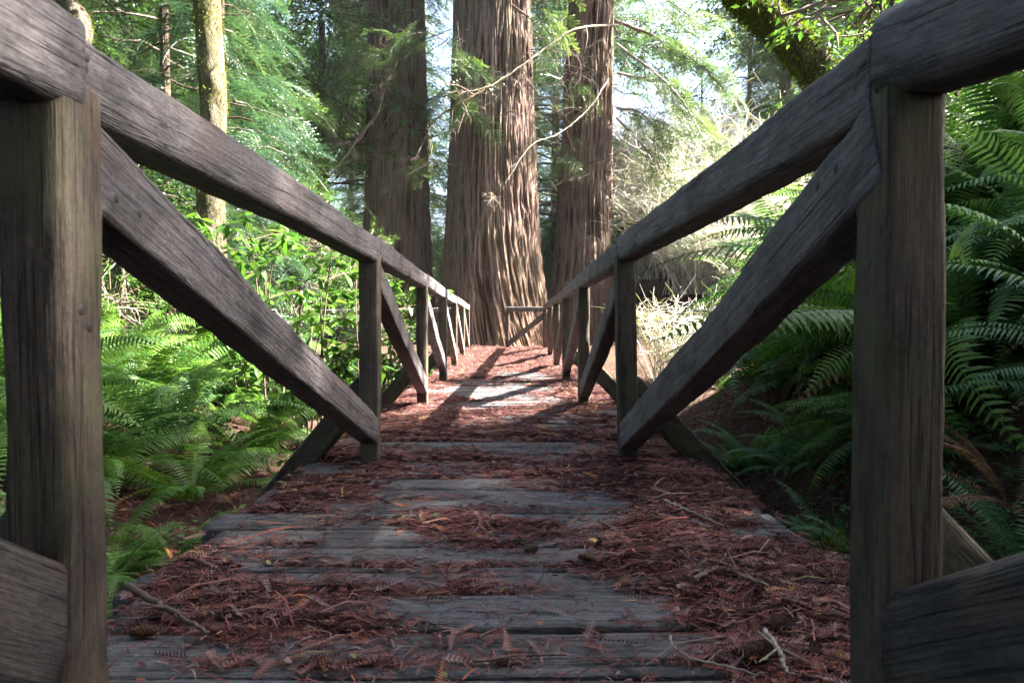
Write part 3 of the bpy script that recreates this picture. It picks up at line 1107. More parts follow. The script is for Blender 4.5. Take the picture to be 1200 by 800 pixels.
def twig_tree(g, pts, r0, seed, n_side=8, moss=None, lens=(.3, .9), grav=.1, sub=True):
    """a branch along pts with bare side twigs"""
    rr = np.random.default_rng(seed)
    pts = np.asarray(pts, float)
    P = spline(pts, 10 * len(pts))
    P[1:-1] += rr.normal(0, r0 * .18, P[1:-1].shape)
    rad = np.linspace(r0, r0 * .25, len(P))
    v, q = tube_arrays(P, rad, 6)
    g.add(v, q, None, .55 + rr.normal(0, .15))
    ax = P[-1] - P[0]
    ax /= np.linalg.norm(ax)
    for k in range(n_side):
        i = int(rr.uniform(.12, .98) * (len(P) - 1))
        d = ax * rr.uniform(.2, .9) + rr.normal(0, .7, 3)
        d[2] -= grav
        d /= np.linalg.norm(d)
        L = rr.uniform(*lens)
        q0 = P[i]
        q1 = q0 + d * L * .5 + rr.normal(0, .06 * L, 3)
        q2 = q1 + d * L * .5 + rr.normal(0, .12 * L, 3) - np.array([0, 0, .12 * L])
        S = spline([q0, q1, q2], 9)
        v, q = tube_arrays(S, np.linspace(rad[i] * .5, .003, 9), 4)
        g.add(v, q, None, .6 + rr.normal(0, .2))
        if sub:
            for m in range(3):
                a = S[int(rr.uniform(3, 8))]
                dd = d * .6 + rr.normal(0, .6, 3)
                dd /= np.linalg.norm(dd)
                l2 = L * rr.uniform(.2, .5)
                v, q = tube_arrays([a, a + dd * l2 * .6 + rr.normal(0, .03, 3), a + dd * l2 - np.array([0, 0, .1 * l2])], [.0035, .003, .002], 3)
                g.add(v, q, None, .7 + rr.normal(0, .2))
    return P


def moss_on(P, rad, n, seed, size=.03, hang=.5, cover=-.15):
    """tufts of moss along a polyline"""
    rr = np.random.default_rng(seed)
    P = np.asarray(P, float)
    g = Geo()
    f = rr.random(n) * (len(P) - 1)
    f = f[vnoise(f * .35, seed * 1.7, None, seed) + rr.normal(0, .35, n) > cover]
    n = len(f)
    i = f.astype(int)
    u = (f - i)[:, None]
    c = P[i] * (1 - u) + P[np.minimum(i + 1, len(P) - 1)] * u
    d = rr.normal(0, 1, (n, 3))
    d /= np.linalg.norm(d, axis=1)[:, None]
    rdi = np.interp(f, np.arange(len(P)), np.broadcast_to(rad, (len(P),)))
    pos = c + d * (rdi * rr.uniform(.85, 1.15, n))[:, None]
    az = np.arctan2(d[:, 1], d[:, 0]) + rr.normal(0, .5, n)
    el = np.arcsin(np.clip(d[:, 2], -1, 1)) - hang + rr.normal(0, .35, n)
    s = size * rr.uniform(.5, 1.6, n)
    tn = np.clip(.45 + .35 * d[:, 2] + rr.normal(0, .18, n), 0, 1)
    scatter(g, DIAM_T, DIAM_Q, None, rots(az, el, rr.normal(0, 1, n)), pos, np.stack([s, s * .55, s], -1), tn)
    return g.mesh("moss", M_MOSS, smooth=False)


def sprays_on(P, n, seed, s=(.6, 1.3)):
    rr = np.random.default_rng(seed)
    g = Geo()
    for k in range(3):
        V, Q, T, C = bough(1.0, seed + k, .07, .05, .016, rr.uniform(.3, .6))
        m = n // 3
        f = rr.uniform(.25, 1, m) * (len(P) - 1)
        pos = P[f.astype(int)] + rr.normal(0, .12, (m, 3))
        ax = P[-1] - P[0]
        az = math.atan2(ax[1], ax[0]) + rr.normal(0, .9, m)
        W = np.einsum('nij,kj->nki', rots(az, rr.normal(-.35, .3, m), rr.normal(0, .4, m)), V) * rr.uniform(*s, m)[:, None, None] + pos[:, None, :]
        off = (np.arange(m) * len(V))[:, None, None]
        g.add(W.reshape(-1, 3), (Q[None] + off).reshape(-1, 4), None, np.clip(np.tile(C, m) + np.repeat(rr.normal(.1, .15, m), len(V)), 0, 1))
    return g.mesh("spray", M_SPRAY2, smooth=False)


def redwood(label, x, y, r0, seed, lean, twist, flare, branches, crown=True, crown_rot=0):
    z0 = float(ground_z(x, y))
    t = thing("redwood_tree", label, "redwood tree", (x, y, z0))
    link("trunk", trunk_mesh("redwood_trunk", 27, r0, flare, M_BARK, seed, 820, 300, ridges=int(42 * r0 + 14), depth=.13, twist=twist, lean=lean, hpow=1.9), t)
    if crown:
        c = link("crown", CR_BIG, t, rot=(0, 0, crown_rot))
        link("limb", CRL_BIG, c)
    rw = np.random.default_rng(seed + 500)
    extra = []
    for k in range(15):
        z = rw.uniform(3.0, 10.5)
        az = rw.uniform(-2.9, -.25) if k % 3 else rw.choice([-3.1, 0.0]) + rw.normal(0, .3)
        rad = r0 * .93
        p0_ = np.array([x + lean[0] * z + rad * math.cos(az), y + rad * math.sin(az), z0 + z])
        L_ = rw.uniform(.8, 2.4)
        d_ = np.array([math.cos(az + rw.normal(0, .5)), math.sin(az) * .7, rw.uniform(-.35, .35)])
        d_ /= np.linalg.norm(d_)
        extra.append(([p0_, p0_ + d_ * L_ * .5 + rw.normal(0, .1, 3), p0_ + d_ * L_ + np.array([0, 0, -.35 * L_]) * rw.random()], rw.uniform(.010, .020), 9, [0, 0, -9, -15, 60][k % 5]))
    for pts, r_, ns, moss in list(branches) + extra:
        g = Geo()
        P = twig_tree(g, [p - np.array([x, y, z0]) for p in pts], r_, seed + int(pts[0][0] * 100) % 97, ns)
        b = link("branch", g.mesh("branch", M_TWIG), t)
        if moss < 0:
            link("foliage", sprays_on(P, -moss, seed + len(pts)), b)
            moss = 0
        if moss:
            link("moss", moss_on(P, np.linspace(r_, r_ * .4, len(P)) * 1.1, moss, seed + 5, .035), b)
    return t


redwood("broad central redwood trunk with twisting bark at the end of the footbridge", (577 - 596) * 20 / 850, 20.2, 1.33, 41, (-.001, 0), .16, .32,
        [([at(536, 30, 18.6), at(540, 60, 18), at(545, 85, 17.8)], .02, 4, -15), ([at(600, 10, 19), at(630, 30, 19), at(648, 20, 19)], .03, 4, -15)])
redwood("left redwood trunk of the three, behind the left railing", (463 - 596) * 21 / 850, 21.5, .98, 52, (.002, 0), -.05, .18,
        [([at(452, 125, 20.3), at(425, 160, 19.5), at(398, 195, 19), at(360, 245, 18.5)], .05, 9, 120),
         ([at(458, 40, 20), at(467, 70, 19), at(455, 95, 18.8), at(430, 115, 18.6)], .025, 8, 0),
         ([at(430, 10, 20), at(418, 50, 19.5), at(425, 90, 19.2)], .02, 6, 0),
         ([at(440, 180, 20.3), at(460, 195, 19.7), at(475, 215, 19.5)], .02, 4, 80)], crown_rot=1)
redwood("right leaning redwood trunk of the three, above the right railing", (680 - 596) * 22 / 850, 22.2, .86, 63, (.030, 0), .04, .34,
        [([at(722, 33, 21), at(672, 38, 19), at(625, 70, 18), at(572, 104, 17.2), at(524, 111, 16.8)], .034, 18, 420),
         ([at(575, 102, 17.3), at(550, 118, 17), at(520, 135, 17), at(502, 155, 17), at(506, 178, 17), at(482, 200, 17)], .034, 7, 700),
         ([at(712, 95, 21), at(690, 128, 20), at(655, 158, 19), at(622, 172, 18.5), at(592, 216, 18)], .03, 10, 300),
         ([at(720, 28, 22), at(770, 48, 21.5), at(815, 75, 21), at(850, 110, 20.6)], .06, 12, -75),
         ([at(722, 88, 22), at(770, 100, 21.6), at(805, 122, 21)], .045, 10, -50),
         ([at(722, 128, 22), at(755, 138, 21.6), at(790, 190, 21)], .04, 10, -36),
         ([at(722, 55, 22), at(790, 110, 20), at(835, 185, 18.5)], .04, 10, -45),
         ([at(722, 140, 22), at(775, 200, 20.5), at(815, 285, 19)], .035, 10, -36),
         ([at(722, 5, 22), at(770, 0, 20.5), at(830, 40, 19)], .035, 10, -45),
         ([at(690, 205, 21), at(672, 212, 20.6), at(658, 210, 20.4)], .03, 5, 0)], crown_rot=2.2)


def small_conifer(label, x, y, s, rz, kind, group=None, seed=0):
    z0 = float(ground_z(x, y))
    cm, lm, H = {'a': (CR_MID, CRL_MID, 11), 'b': (CR_MID2, CRL_MID2, 13), 's': (CR_SML, CRL_SML, 5), 'big': (CR_BIG, CRL_BIG, 26)}[kind]
    t = thing("conifer_tree", label, "conifer", (x, y, z0), rz, group, s)
    link("trunk", trunk_for(kind, H), t)
    c = link("crown", cm, t)
    link("limb", lm, c)
    return t


_tr = {}


def trunk_for(kind, H):
    if kind not in _tr:
        _tr[kind] = trunk_mesh("conifer_trunk", H, .012 * H + (.12 if kind == 'big' else 0), .2, M_BARK, 900 + len(_tr), 60, 60, ridges=14, depth=.02, top=.1)
    return _tr[kind]


# conifers left of the bridge
L_CON = [(-4.6, 11.8, .66, 'a'), (-6.0, 12.8, 1.0, 'a'), (-6.8, 17.5, 1.0, 'b'), (-8.2, 12.0, 1.1, 'a'), (-9.6, 15, 1.1, 'b'), (-10.3, 11, 1.1, 'a')]
for i, (x, y, s, k) in enumerate(L_CON):
    small_conifer("drooping dark green conifer behind the ferns left of the footbridge", x, y, s, i * 1.9, k, "conifers left of the footbridge")
FAR = []
for row, (yy, n, half) in enumerate([(27, 6, 19), (35, 9, 25), (45, 11, 34), (58, 12, 46)]):
    for k in range(n):
        FAR.append((-half + 2 * half * (k + .5 + random.uniform(-.35, .35)) / n, yy + random.uniform(-2.5, 2.5)))
FAR = [p for p in FAR if not (2.5 < p[0] < 11 and p[1] < 36) and not (.10 < p[0] / p[1] < .33 and (p[1] < 50 or .2 < p[0] / p[1] < .27))]
FAR = [p for k_, p in enumerate(FAR) if not (p[0] < -3 and k_ % 2)]
for i, (x, y) in enumerate(FAR):
    small_conifer("sunlit conifer in the woods beyond the three redwoods", x, y, 1.15 + .7 * random.random(), i * 2.1, 'ab'[i % 2], "conifers beyond the redwoods")


# mossy slender trunk on the left
def mossy_tree(label, pts, radii, seed, moss_n, crown_blobs, leaf_n, leaf_size, name="mossy_tree", cat="mossy tree", hang=.5, msize=.05):
    base = np.asarray(pts[0], float)
    t = thing(name, label, cat, base)
    P = spline([p - base for p in pts], 90)
    rad = np.interp(np.linspace(0, 1, 90), np.linspace(0, 1, len(radii)), radii)
    n = 40
    V, Q = tube_arrays(P, rad, n)
    lum = 1 + .13 * fbm(V[:, 0] * 5, V[:, 1] * 5, V[:, 2] * 3, seed, 3) + .05 * fbm(V[:, 0] * 18, V[:, 1] * 18, V[:, 2] * 10, seed + 2, 2)
    C = np.repeat(P, n, 0)
    V = C + (V - C) * lum[:, None]
    tn = np.clip(.55 + .5 * fbm(V[:, 0] * 9, V[:, 1] * 9, V[:, 2] * 6, seed + 4, 3), 0, 1)
    link("trunk", mesh_from("mossy_trunk", V, Q, tint=tn, mat=M_BARK2), t)
    if moss_n:
        # patchy moss: choose stretches of the trunk
        link("moss", moss_on(P, rad * 1.05, moss_n, seed + 7, msize, hang, -.8 if hang > .8 else .1), t)
    if crown_blobs:
        cm, tm = broad_crown("leaf_crown", [tuple(np.array(b[:3]) - base) + tuple(b[3:]) for b in crown_blobs], leaf_n, leaf_size, M_BROAD, seed)
        c = link("crown", cm, t)
        link("limb", tm, c)
    return t


def G(x, y):
    return np.array([x, y, float(ground_z(x, y)) - .2])


d = 8.6
b0 = at(252, 330, d)
mossy_tree("slender pale trunk with moss collars rising behind the left railing",
           [G(b0[0], d), at(250, 300, d), at(249, 200, d), at(254, 120, d), at(249, 50, d), at(247, -40, d), at(250, -300, d)], [.21, .165, .155, .15, .15, .14, .09], 71, 20000,
           [(-4.2, 8.8, 7.6, 1.8, 1.8, 1.5)], 9000, .10, msize=.026)
d = 9.0
b0 = at(95, 330, d)
mossy_tree("leaning mossy trunk seen above the nearest left handrail",
           [G((55 - 596) * d / 850, d), at(62, 200, d), at(92, 75, d), at(100, 36, d), at(84, 8, d), at(62, -30, d), at(10, -300, d)], [.17, .15, .14, .13, .13, .08], 72, 9000,
           [(-6.2, 9, 8.5, 2.2, 2.0, 1.6)], 8000, .10, msize=.03)
# mossy leaning limb at the top right
d = 8.5
mossy_tree("leaning tree trunk shaggy with green moss above the right handrail",
           [G(5.2, d), at(1045, 235, d), at(985, 130, d), at(935, 60, d), at(885, 15, d), at(835, -40, d), at(770, -160, d)], [.32, .26, .21, .195, .185, .165, .1], 73, 32000,
           [(4.6, 5.2, 6.6, 1.8, 1.5, 1.1), (2.95, 6.6, 3.55, .55, .5, .4), (3.9, 6.9, 3.3, .6, .5, .5), (5.8, 5.2, 7.2, 1.8, 1.8, 1.3), (4.6, 3.6, 7.5, 1.8, 1.8, 1.2)], 9000, .085, hang=.9, msize=.045)

# unseen broadleaf trees added on the right so their crowns shade the near bridge
BT = [(8.6, -2.0, 1.1, 2.0), (6.0, -4.5, 1.0, 5.0), (7.6, .4, .9, 2.7)]
bc, bt_ = broad_crown("bank_crown", [(0, 0, 6.2, 2.6, 2.6, 1.6), (.6, .8, 7.8, 2.2, 2.2, 1.5), (-1.2, -.6, 5.4, 1.8, 1.8, 1.2), (1.6, -1.0, 5.8, 1.6, 1.8, 1.2), (-.4, 1.5, 4.8, 1.5, 1.4, 1.0)], 19000, .11, M_BROAD, 81)
btr = trunk_mesh("bank_trunk", 8.2, .24, .3, M_BARK2, 82, 40, 40, 10, .02, top=.3)
for i, (x, y, s, rz) in enumerate(BT):
    t = thing("broadleaf_tree", "unseen broadleaf tree added up the bank right of the footbridge to shade it", "broadleaf tree", (x, y, float(ground_z(x, y))), rz, "unseen broadleaf shade trees added on the right bank", s)
    link("trunk", btr, t)
    c = link("crown", bc, t)
    link("limb", bt_, c)
for i, (x, y, s, rz) in enumerate([(-9.0, 18, 1.3, 3), (-5.6, 22, 1.2, 4), (-12.5, 21, 1.5, 5), (-11, 14.5, 1.2, .5), (-15, 17, 1.4, 2.5), (-9.5, 27, 1.5, 1.5)]):
    t = thing("broadleaf_tree", "leafy broadleaf tree in the sunlit woods left of the redwoods", "broadleaf tree", (x, y, float(ground_z(x, y))), rz, "broadleaf trees left of the redwoods", s)
    link("trunk", btr, t)
    c = link("crown", bc, t)
    link("limb", bt_, c)
for i, (x, y, s, rz) in enumerate([(12.5, 33, 1.6, 2), (6.0, 44, 1.8, 3), (16.5, 33, 1.7, 4)]):
    t = thing("broadleaf_tree", "leafy broadleaf tree on the bright slope behind the clearing", "broadleaf tree", (x, y, float(ground_z(x, y))), rz, "broadleaf trees behind the clearing", s)
    link("trunk", btr, t)
    c = link("crown", bc, t)
    link("limb", bt_, c)
BEH = [(-4, -6, 1.2), (3.5, -8, 1.2), (-8, -2, 1.2), (-7.5, 4, 1.0), (0, -11, 1.3), (-12, 3, 1.3), (7, -8, 1.2), (-8, -8, 1.3)]  # conifers out of view, added to limit sky light from behind
for i, (x, y, s) in enumerate(BEH):
    small_conifer("unseen conifer added behind the camera to limit the sky light", x, y, s, i, 'b', "unseen conifers added behind the camera")
for i, (x, y) in enumerate([(-3.5, -4.5), (2.5, -5.5), (6.5, -8.5), (-1.0, -10), (-9, -5)]):  # tall conifers out of view, added to darken the shade over the bridge
    small_conifer("unseen tall conifer added round the near end of the bridge to block sky light", x, y, 1.0, i * 2.0, 'big', "unseen tall conifers added round the near end of the bridge")
for i, (x, y, s_) in enumerate([(16.0, -3.0, 1.1), (15.8, .6, 1.1), (16.2, 3.4, 1.1), (19.8, 2.0, 1.1)]):  # conifers out of view, placed so their crowns keep sun off the bridge
    small_conifer("unseen tall conifer added up the slope so its crown shades the bridge", x, y, s_, i * 2.3, 'big', "unseen tall conifers added up the right slope")
# understory on the right beyond the bank
sc1, st1 = broad_crown("understory_crown", [(0, 0, 2.6, 1.5, 1.4, 1.3), (.7, .3, 4.0, 1.3, 1.2, 1.1), (-.8, -.2, 1.5, 1.0, 1.0, .9), (.2, .6, 5.2, 1.0, 1.0, .8)], 9000, .075, M_BROAD, 91)
str1 = trunk_mesh("understory_trunk", 5.2, .09, .3, M_BARK2, 92, 20, 30, 6, .008, top=.2)
UN = [(4.3, 8.2, .95), (5.0, 9.6, .75), (6.4, 10.6, .9), (8.6, 11.0, 1.0), (4.2, 33, 1.0), (9, 34, 1.3), (-.9, 24.5, .9), (2.1, 26, 1.0), (1.0, 25, .7), (-5.3, 19.5, .9), (-7.4, 18.5, 1.0), (-3.6, 12.6, .5), (-5.2, 9.8, .6), (-2.6, 14.0, .45), (-6.8, 9.2, .7), (-4.2, 14.5, .6)]
for i, (x, y, s) in enumerate(UN):
    t = thing("understory_tree", "bright leafy understory tree " + ("right of the redwoods" if x > 3 else "standing left of the footbridge" if x < -2 else "between the redwood trunks"), "understory tree", (x, y, float(ground_z(x, y)) - .05), i * 1.7, "understory trees right of the redwoods" if x > 3 else "understory trees left of the footbridge" if x < -2 else "understory trees among the redwoods", s)
    link("trunk", str1, t)
    c = link("crown", sc1, t)
    link("limb", st1, c)

# pale dry brush in the clearing, colour whitened for sun glare
def dry_bush(seed):
    rr = np.random.default_rng(seed)
    g = Geo()
    for k in range(70):
        az = rr.uniform(0, 6.28)
        sp = rr.uniform(.1, .9)
        L = rr.uniform(.8, 1.9)
        p0 = np.array([rr.normal(0, .2), rr.normal(0, .2), 0])
        p1 = p0 + np.array([math.cos(az) * sp * .5, math.sin(az) * sp * .5, .6]) * L
        p2 = p1 + np.array([math.cos(az) * sp, math.sin(az) * sp, .3]) * L * .5 + rr.normal(0, .1, 3)
        S = spline([p0, p1, p2], 7)
        v, q = tube_arrays(S, np.linspace(.012, .003, 7), 3)
        g.add(v, q, None, rr.random())
        for e in range(9):
            a_ = S[rr.integers(2, 7)]
            d_ = rr.normal(0, 1, 3)
            d_[2] = abs(d_[2]) * .6
            d_ *= L * rr.uniform(.12, .32) / np.linalg.norm(d_)
            v, q = tube_arrays([a_, a_ + d_ * .5 + rr.normal(0, .02, 3), a_ + d_], [.005, .004, .002], 3)
            g.add(v, q, None, rr.random())
        n = 22
        f = rr.uniform(.25, 1, n)
        pts = np.stack([np.interp(f, np.linspace(0, 1, 7), S[:, a]) for a in range(3)], -1) + rr.normal(0, .08, (n, 3))
        sc = rr.uniform(.02, .05, n)
        scatter(g, DIAM_T, DIAM_Q, None, rots(rr.uniform(0, 6.28, n), rr.normal(0, .6, n), rr.normal(0, 1, n)), pts, np.stack([sc, sc * .6, sc], -1), np.clip(rr.normal(.55, .25, n), 0, 1))
    return g.mesh("dry_bush", M_DRY, smooth=False)


dm = dry_bush(5)
for i in range(80):
    x = 3.0 + 9.5 * ((i * .618) % 1)
    y = 13.0 + 19 * ((i * .377) % 1)
    x *= max(1, y / 20)
    o = link("dry_shrub", dm, None, (x, y, float(ground_z(x, y))), (0, 0, i * 1.3), random.uniform(1.0, 1.6) * (1 + .6 * float(sstep(16, 26, y))))
    tag(o, "pale dry shrub, whitened for sun glare, in the clearing right of the redwoods", "dry shrub", "dry shrubs in the sunny clearing")

# big-leaved shrub left
def leaf_shrub(seed, stems, leaf, mat):
    rr = np.random.default_rng(seed)
    gs, gl = Geo(), Geo()
    for (ox, oy, L, az, sp) in stems:
        p0 = np.array([ox, oy, 0.0])
        d_ = np.array([math.cos(az) * sp, math.sin(az) * sp, 1.0])
        S = spline([p0, p0 + d_ * L * .4, p0 + d_ * L * .8 + rr.normal(0, .05, 3), p0 + d_ * L + np.array([math.cos(az) * .15, math.sin(az) * .15, .02])], 14)
        v, q = tube_arrays(S, np.linspace(.010, .003, 14), 5)
        gs.add(v, q, None, .4)
        side = [S]
        for k in range(5):
            i = rr.integers(4, 12)
            a2 = rr.uniform(0, 6.28)
            l2 = rr.uniform(.15, .4)
            e = np.array([math.cos(a2), math.sin(a2), .35])
            S2 = spline([S[i], S[i] + e * l2 * .5, S[i] + e * l2 + np.array([0, 0, -.03])], 7)
            v, q = tube_arrays(S2, np.linspace(.005, .002, 7), 4)
            gs.add(v, q, None, .4)
            side.append(S2)
        for S_ in side:
            n = 13 if len(S_) > 8 else 9
            f = rr.uniform(.35, 1.0, n)
            f[:5] = rr.uniform(.93, 1, 5)
            pts = np.stack([np.interp(f, np.linspace(0, 1, len(S_)), S_[:, a]) for a in range(3)], -1)
            sc = leaf * rr.uniform(.65, 1.15, n)
            scatter(gl, LEAF_T, LEAF_Q, None, rots(rr.uniform(0, 6.28, n), rr.normal(-.45, .35, n), rr.normal(0, .3, n)), pts, np.stack([sc, sc * .8, sc], -1), np.clip(rr.normal(.5, .2, n), 0, 1))
    return gl.mesh("shrub_leaves", mat, smooth=True), gs.mesh("shrub_stem", M_TWIG)


rr = np.random.default_rng(12)
def stems_for(n, spread, L):
    return [(rr.normal(0, spread * .4), rr.normal(0, spread * .4), rr.uniform(*L), rr.uniform(0, 6.28), rr.uniform(.05, .35)) for _ in range(n)]
shA = leaf_shrub(31, stems_for(11, .6, (1.0, 1.9)), .15, M_BROAD)
shB = leaf_shrub(32, stems_for(6, .3, (.5, .9)), .11, M_BROAD)
SH = [(-1.75, 6.1, 1.0, shA, "tall big-leaved green shrub behind the second left post"), (-2.5, 7.2, 1.1, shA, "big-leaved green shrub standing behind the ferns, below the slender mossy trunk"),
      (-1.12, 3.95, .62, shB, "low glossy-leaved sprig poking between the second and third left posts"), (-1.5, 8.4, .9, shA, "big-leaved green shrub beside the third left post")]
for i, (x, y, s, me2, lab) in enumerate(SH):
    t = thing("leafy_shrub", lab, "shrub", (x, y, float(ground_z(x, y)) - .03), i * 2.0, None, s)
    link("foliage", me2[0], t)
    link("stem", me2[1], t)

# ------------------------------------------------------------------ railings of the path beyond the bridge
def path_rail(label, pts, ph, name="path_railing"):
    p0 = np.array(pts[0], float)
    t = thing(name, label, "railing", p0)
    for a in range(len(pts)):
        p = np.array(pts[a], float) - p0
        beam("post", (p[0], p[1], p[2] - .3), (p[0], p[1], p[2] + ph - .1), .09, .1, M_POST, t, up=(0, 1, 0), r=.014)
        if a:
            q = np.array(pts[a - 1], float) - p0
            beam("handrail", (q[0], q[1], q[2] + ph - .055), (p[0], p[1], p[2] + ph - .055), .1, .11, M_RAIL, t, r=.022)
            beam("brace", (p[0], p[1], p[2] + ph - .17), (q[0], q[1], q[2] + .08), .08, .11, M_RAIL, t, r=.015)
    return t


zf = .10
path_rail("short braced railing between the right bridge rail and the central redwood", [(-.03, 16.7, zf), (.80, 16.1, zf - .02)], .95)
path_rail("braced path railing seen through the left bridge railing", [(-5.2, 17.2, .03), (-3.0, 16.9, .05), (-1.0, 16.5, .08)], .95)

# ------------------------------------------------------------------ small things on and beside the deck
def cone_mesh(seed):
    rr = np.random.default_rng(seed)
    g = Geo()
    # body
    n, m = 14, 12
    t = np.linspace(0, 1, m)
    prof = np.sin(np.pi * np.clip(t * .94 + .03, 0, 1)) ** .6
    th = np.arange(n) * 2 * np.pi / n
    V = np.stack([np.repeat((t - .5)[:, None], n, 1), prof[:, None] * .19 * np.cos(th), prof[:, None] * .19 * np.sin(th)], -1).reshape(-1, 3)
    i = np.arange(m - 1)[:, None] * n
    j = np.arange(n)[None]
    Q = np.stack([i + j, i + n + j, i + n + (j + 1) % n, i + (j + 1) % n], -1).reshape(-1, 4)
    g.add(V, Q, None, .1)
    k = np.arange(110)
    u = (k + .5) / 110
    a = k * 2.399
    pr = np.sin(np.pi * np.clip(u * .94 + .03, 0, 1)) ** .6 * .19
    P = np.stack([u - .5, pr * np.cos(a), pr * np.sin(a)], -1)
    out = np.stack([.55 + 0 * a, np.cos(a), np.sin(a)], -1)
    out /= np.linalg.norm(out, axis=1)[:, None]
    side = np.stack([0 * a, -np.sin(a), np.cos(a)], -1)
    M = np.stack([out, side, np.cross(out, side)], -1)
    tv = np.array([[-.02, -.05, 0], [-.02, .05, 0], [.075, .055, .012], [.075, -.055, .012], [.095, 0, -.008], [.03, 0, .03]])
    scatter(g, tv, [(0, 3, 5, 1)], [(3, 4, 5), (4, 2, 5), (5, 2, 1)], M, P, np.full(110, .95), np.clip(rr.normal(.6, .2, 110), 0, 1))
    return g.mesh("cone", M_CONE, smooth=False)


def ray_deck(px, py, z=.015):
    d_ = 850 * (CAM_H - z) / (py - 380)
    return np.array([(px - 596) * d_ / 850, d_, z])


cm_ = cone_mesh(3)
CONES = [(893, 773, .062, .35, "brown cone at the bottom right of the deck, nearest of all the cones"), (918, 738, .058, .5, "brown cone second nearest, in the litter by the right post"),
         (690, 655, .05, 2.6, "small brown cone on the right part of the deck"), (855, 678, .055, .2, "brown cone beside the mossy right deck edge"),
         (165, 737, .055, .1, "dark brown cone at the left deck edge beside the fallen stick"), (437, 730, .042, .2, "brown cone on the bare plank left of centre"),
         (960, 773, .05, 1.2, "brown cone against the foot of the nearest right post"), (622, 640, .04, .4, "small dark cone in the middle of the deck")]
for px, py, s, rz, lab in CONES:
    p = ray_deck(px, py, .02)
    o = link("fallen_cone", cm_, None, (p[0], p[1], float(deck_z(p[1]) + max(0, float(litter_h(p[0], p[1])))) + s * .17), (random.uniform(0, 3), 0, rz), s)
    tag(o, lab, "cone")


def stick(name, pts, rad, lab, mat=M_TWIG, n_side=3, seed=0, tint=.5):
    base = np.array(pts[0])
    g = Geo()
    rr2 = np.random.default_rng(seed)
    P = spline([np.array(p) - base for p in pts], 22)
    P[1:-1] += rr2.normal(0, rad * .25, P[1:-1].shape)
    v, q = tube_arrays(P, np.linspace(rad, rad * .45, 22), 7)
    g.add(v, q, None, np.clip(tint + rr2.normal(0, .12, len(v)), 0, 1))
    for k in range(n_side):
        i = rr2.integers(4, 20)
        d_ = rr2.normal(0, 1, 3)
        d_[2] = abs(d_[2]) * .3
        L = rr2.uniform(.03, .09)
        v, q = tube_arrays([P[i], P[i] + d_ / np.linalg.norm(d_) * L], [rad * .4, rad * .15], 5)
        g.add(v, q, None, tint)
    o = link(name, g.mesh(name, mat), None, base)
    tag(o, lab, "stick")


def rd(px, py, z):
    return ray_deck(px, py, z)


stick("fallen_stick", [rd(147, 688, .05), rd(195, 716, .035), rd(243, 745, .03)], .009, "thick fallen stick lying across the left deck edge", tint=.35, seed=1)
stick("fallen_stick", [rd(787, 748, .03), rd(792, 762, .02), rd(815, 776, .02), rd(850, 784, .022), rd(892, 796, .025)], .0032, "thin yellowish curling twig at the lower right of the deck", tint=.95, seed=2)
stick("fallen_stick", [rd(555, 778, .02), rd(610, 772, .015), rd(665, 771, .02)], .0035, "straight brown twig at the bottom centre of the deck", tint=.3, seed=3)
stick("fallen_stick", [rd(780, 588, .03), rd(810, 600, .03), rd(850, 618, .04)], .006, "pale twig lying in the litter near the right deck edge", tint=.8, seed=4)
stick("fallen_stick", [rd(815, 680, .04), rd(850, 668, .05), rd(905, 690, .05)], .006, "grey stick among the cones near the right deck edge", tint=.7, seed=5)
stick("fallen_stick", [rd(905, 668, .04), rd(918, 680, .03), rd(930, 692, .03)], .009, "short stout stub of wood by the mossy deck edge", tint=.6, seed=6)
stick("fallen_stick", [rd(560, 750, .02), rd(585, 735, .02), rd(597, 712, .03)], .003, "curved dark twig on the bare planks in the middle", tint=.25, seed=7)
stick("fallen_stick", [rd(900, 742, .05), rd(918, 770, .05), rd(925, 792, .04)], .006, "pale peeled twig between the two nearest cones", tint=.9, seed=8)


# mossy stump on the right below the deck
def stump():
    p = np.array([1.13, 2.42, -.36])
    th = np.arange(36) * 2 * np.pi / 36
    zz = np.linspace(0, 1, 16)
    T_, Z_ = np.meshgrid(th, zz)
    rad = (.10 + .03 * (1 - Z_)) * (1 + .18 * fbm(np.cos(T_) * 2, np.sin(T_) * 2, Z_ * 2, 5))
    V = np.stack([rad * np.cos(T_), rad * np.sin(T_), Z_ * .34 - .12], -1).reshape(-1, 3)
    i = np.arange(15)[:, None] * 36
    j = np.arange(36)[None]
    Q = np.stack([i + j, i + (j + 1) % 36, i + 36 + (j + 1) % 36, i + 36 + j], -1).reshape(-1, 4)
    V = np.vstack([V, [[0, 0, .23]]])
    T2 = [(15 * 36 + k, 15 * 36 + (k + 1) % 36, len(V) - 1) for k in range(36)]
    t = thing("mossy_stump", "small mossy stump beside the right deck edge", "stump", p)
    link("wood", mesh_from("stump_wood", V, Q, T2, tint=np.full(len(V), .3), mat=M_BARK2), t)
    P = np.array([[0, 0, .02], [0, 0, .12], [0, 0, .2]])
    link("moss", moss_on(P, .11, 2600, 6, .022, .2), t)


stump()

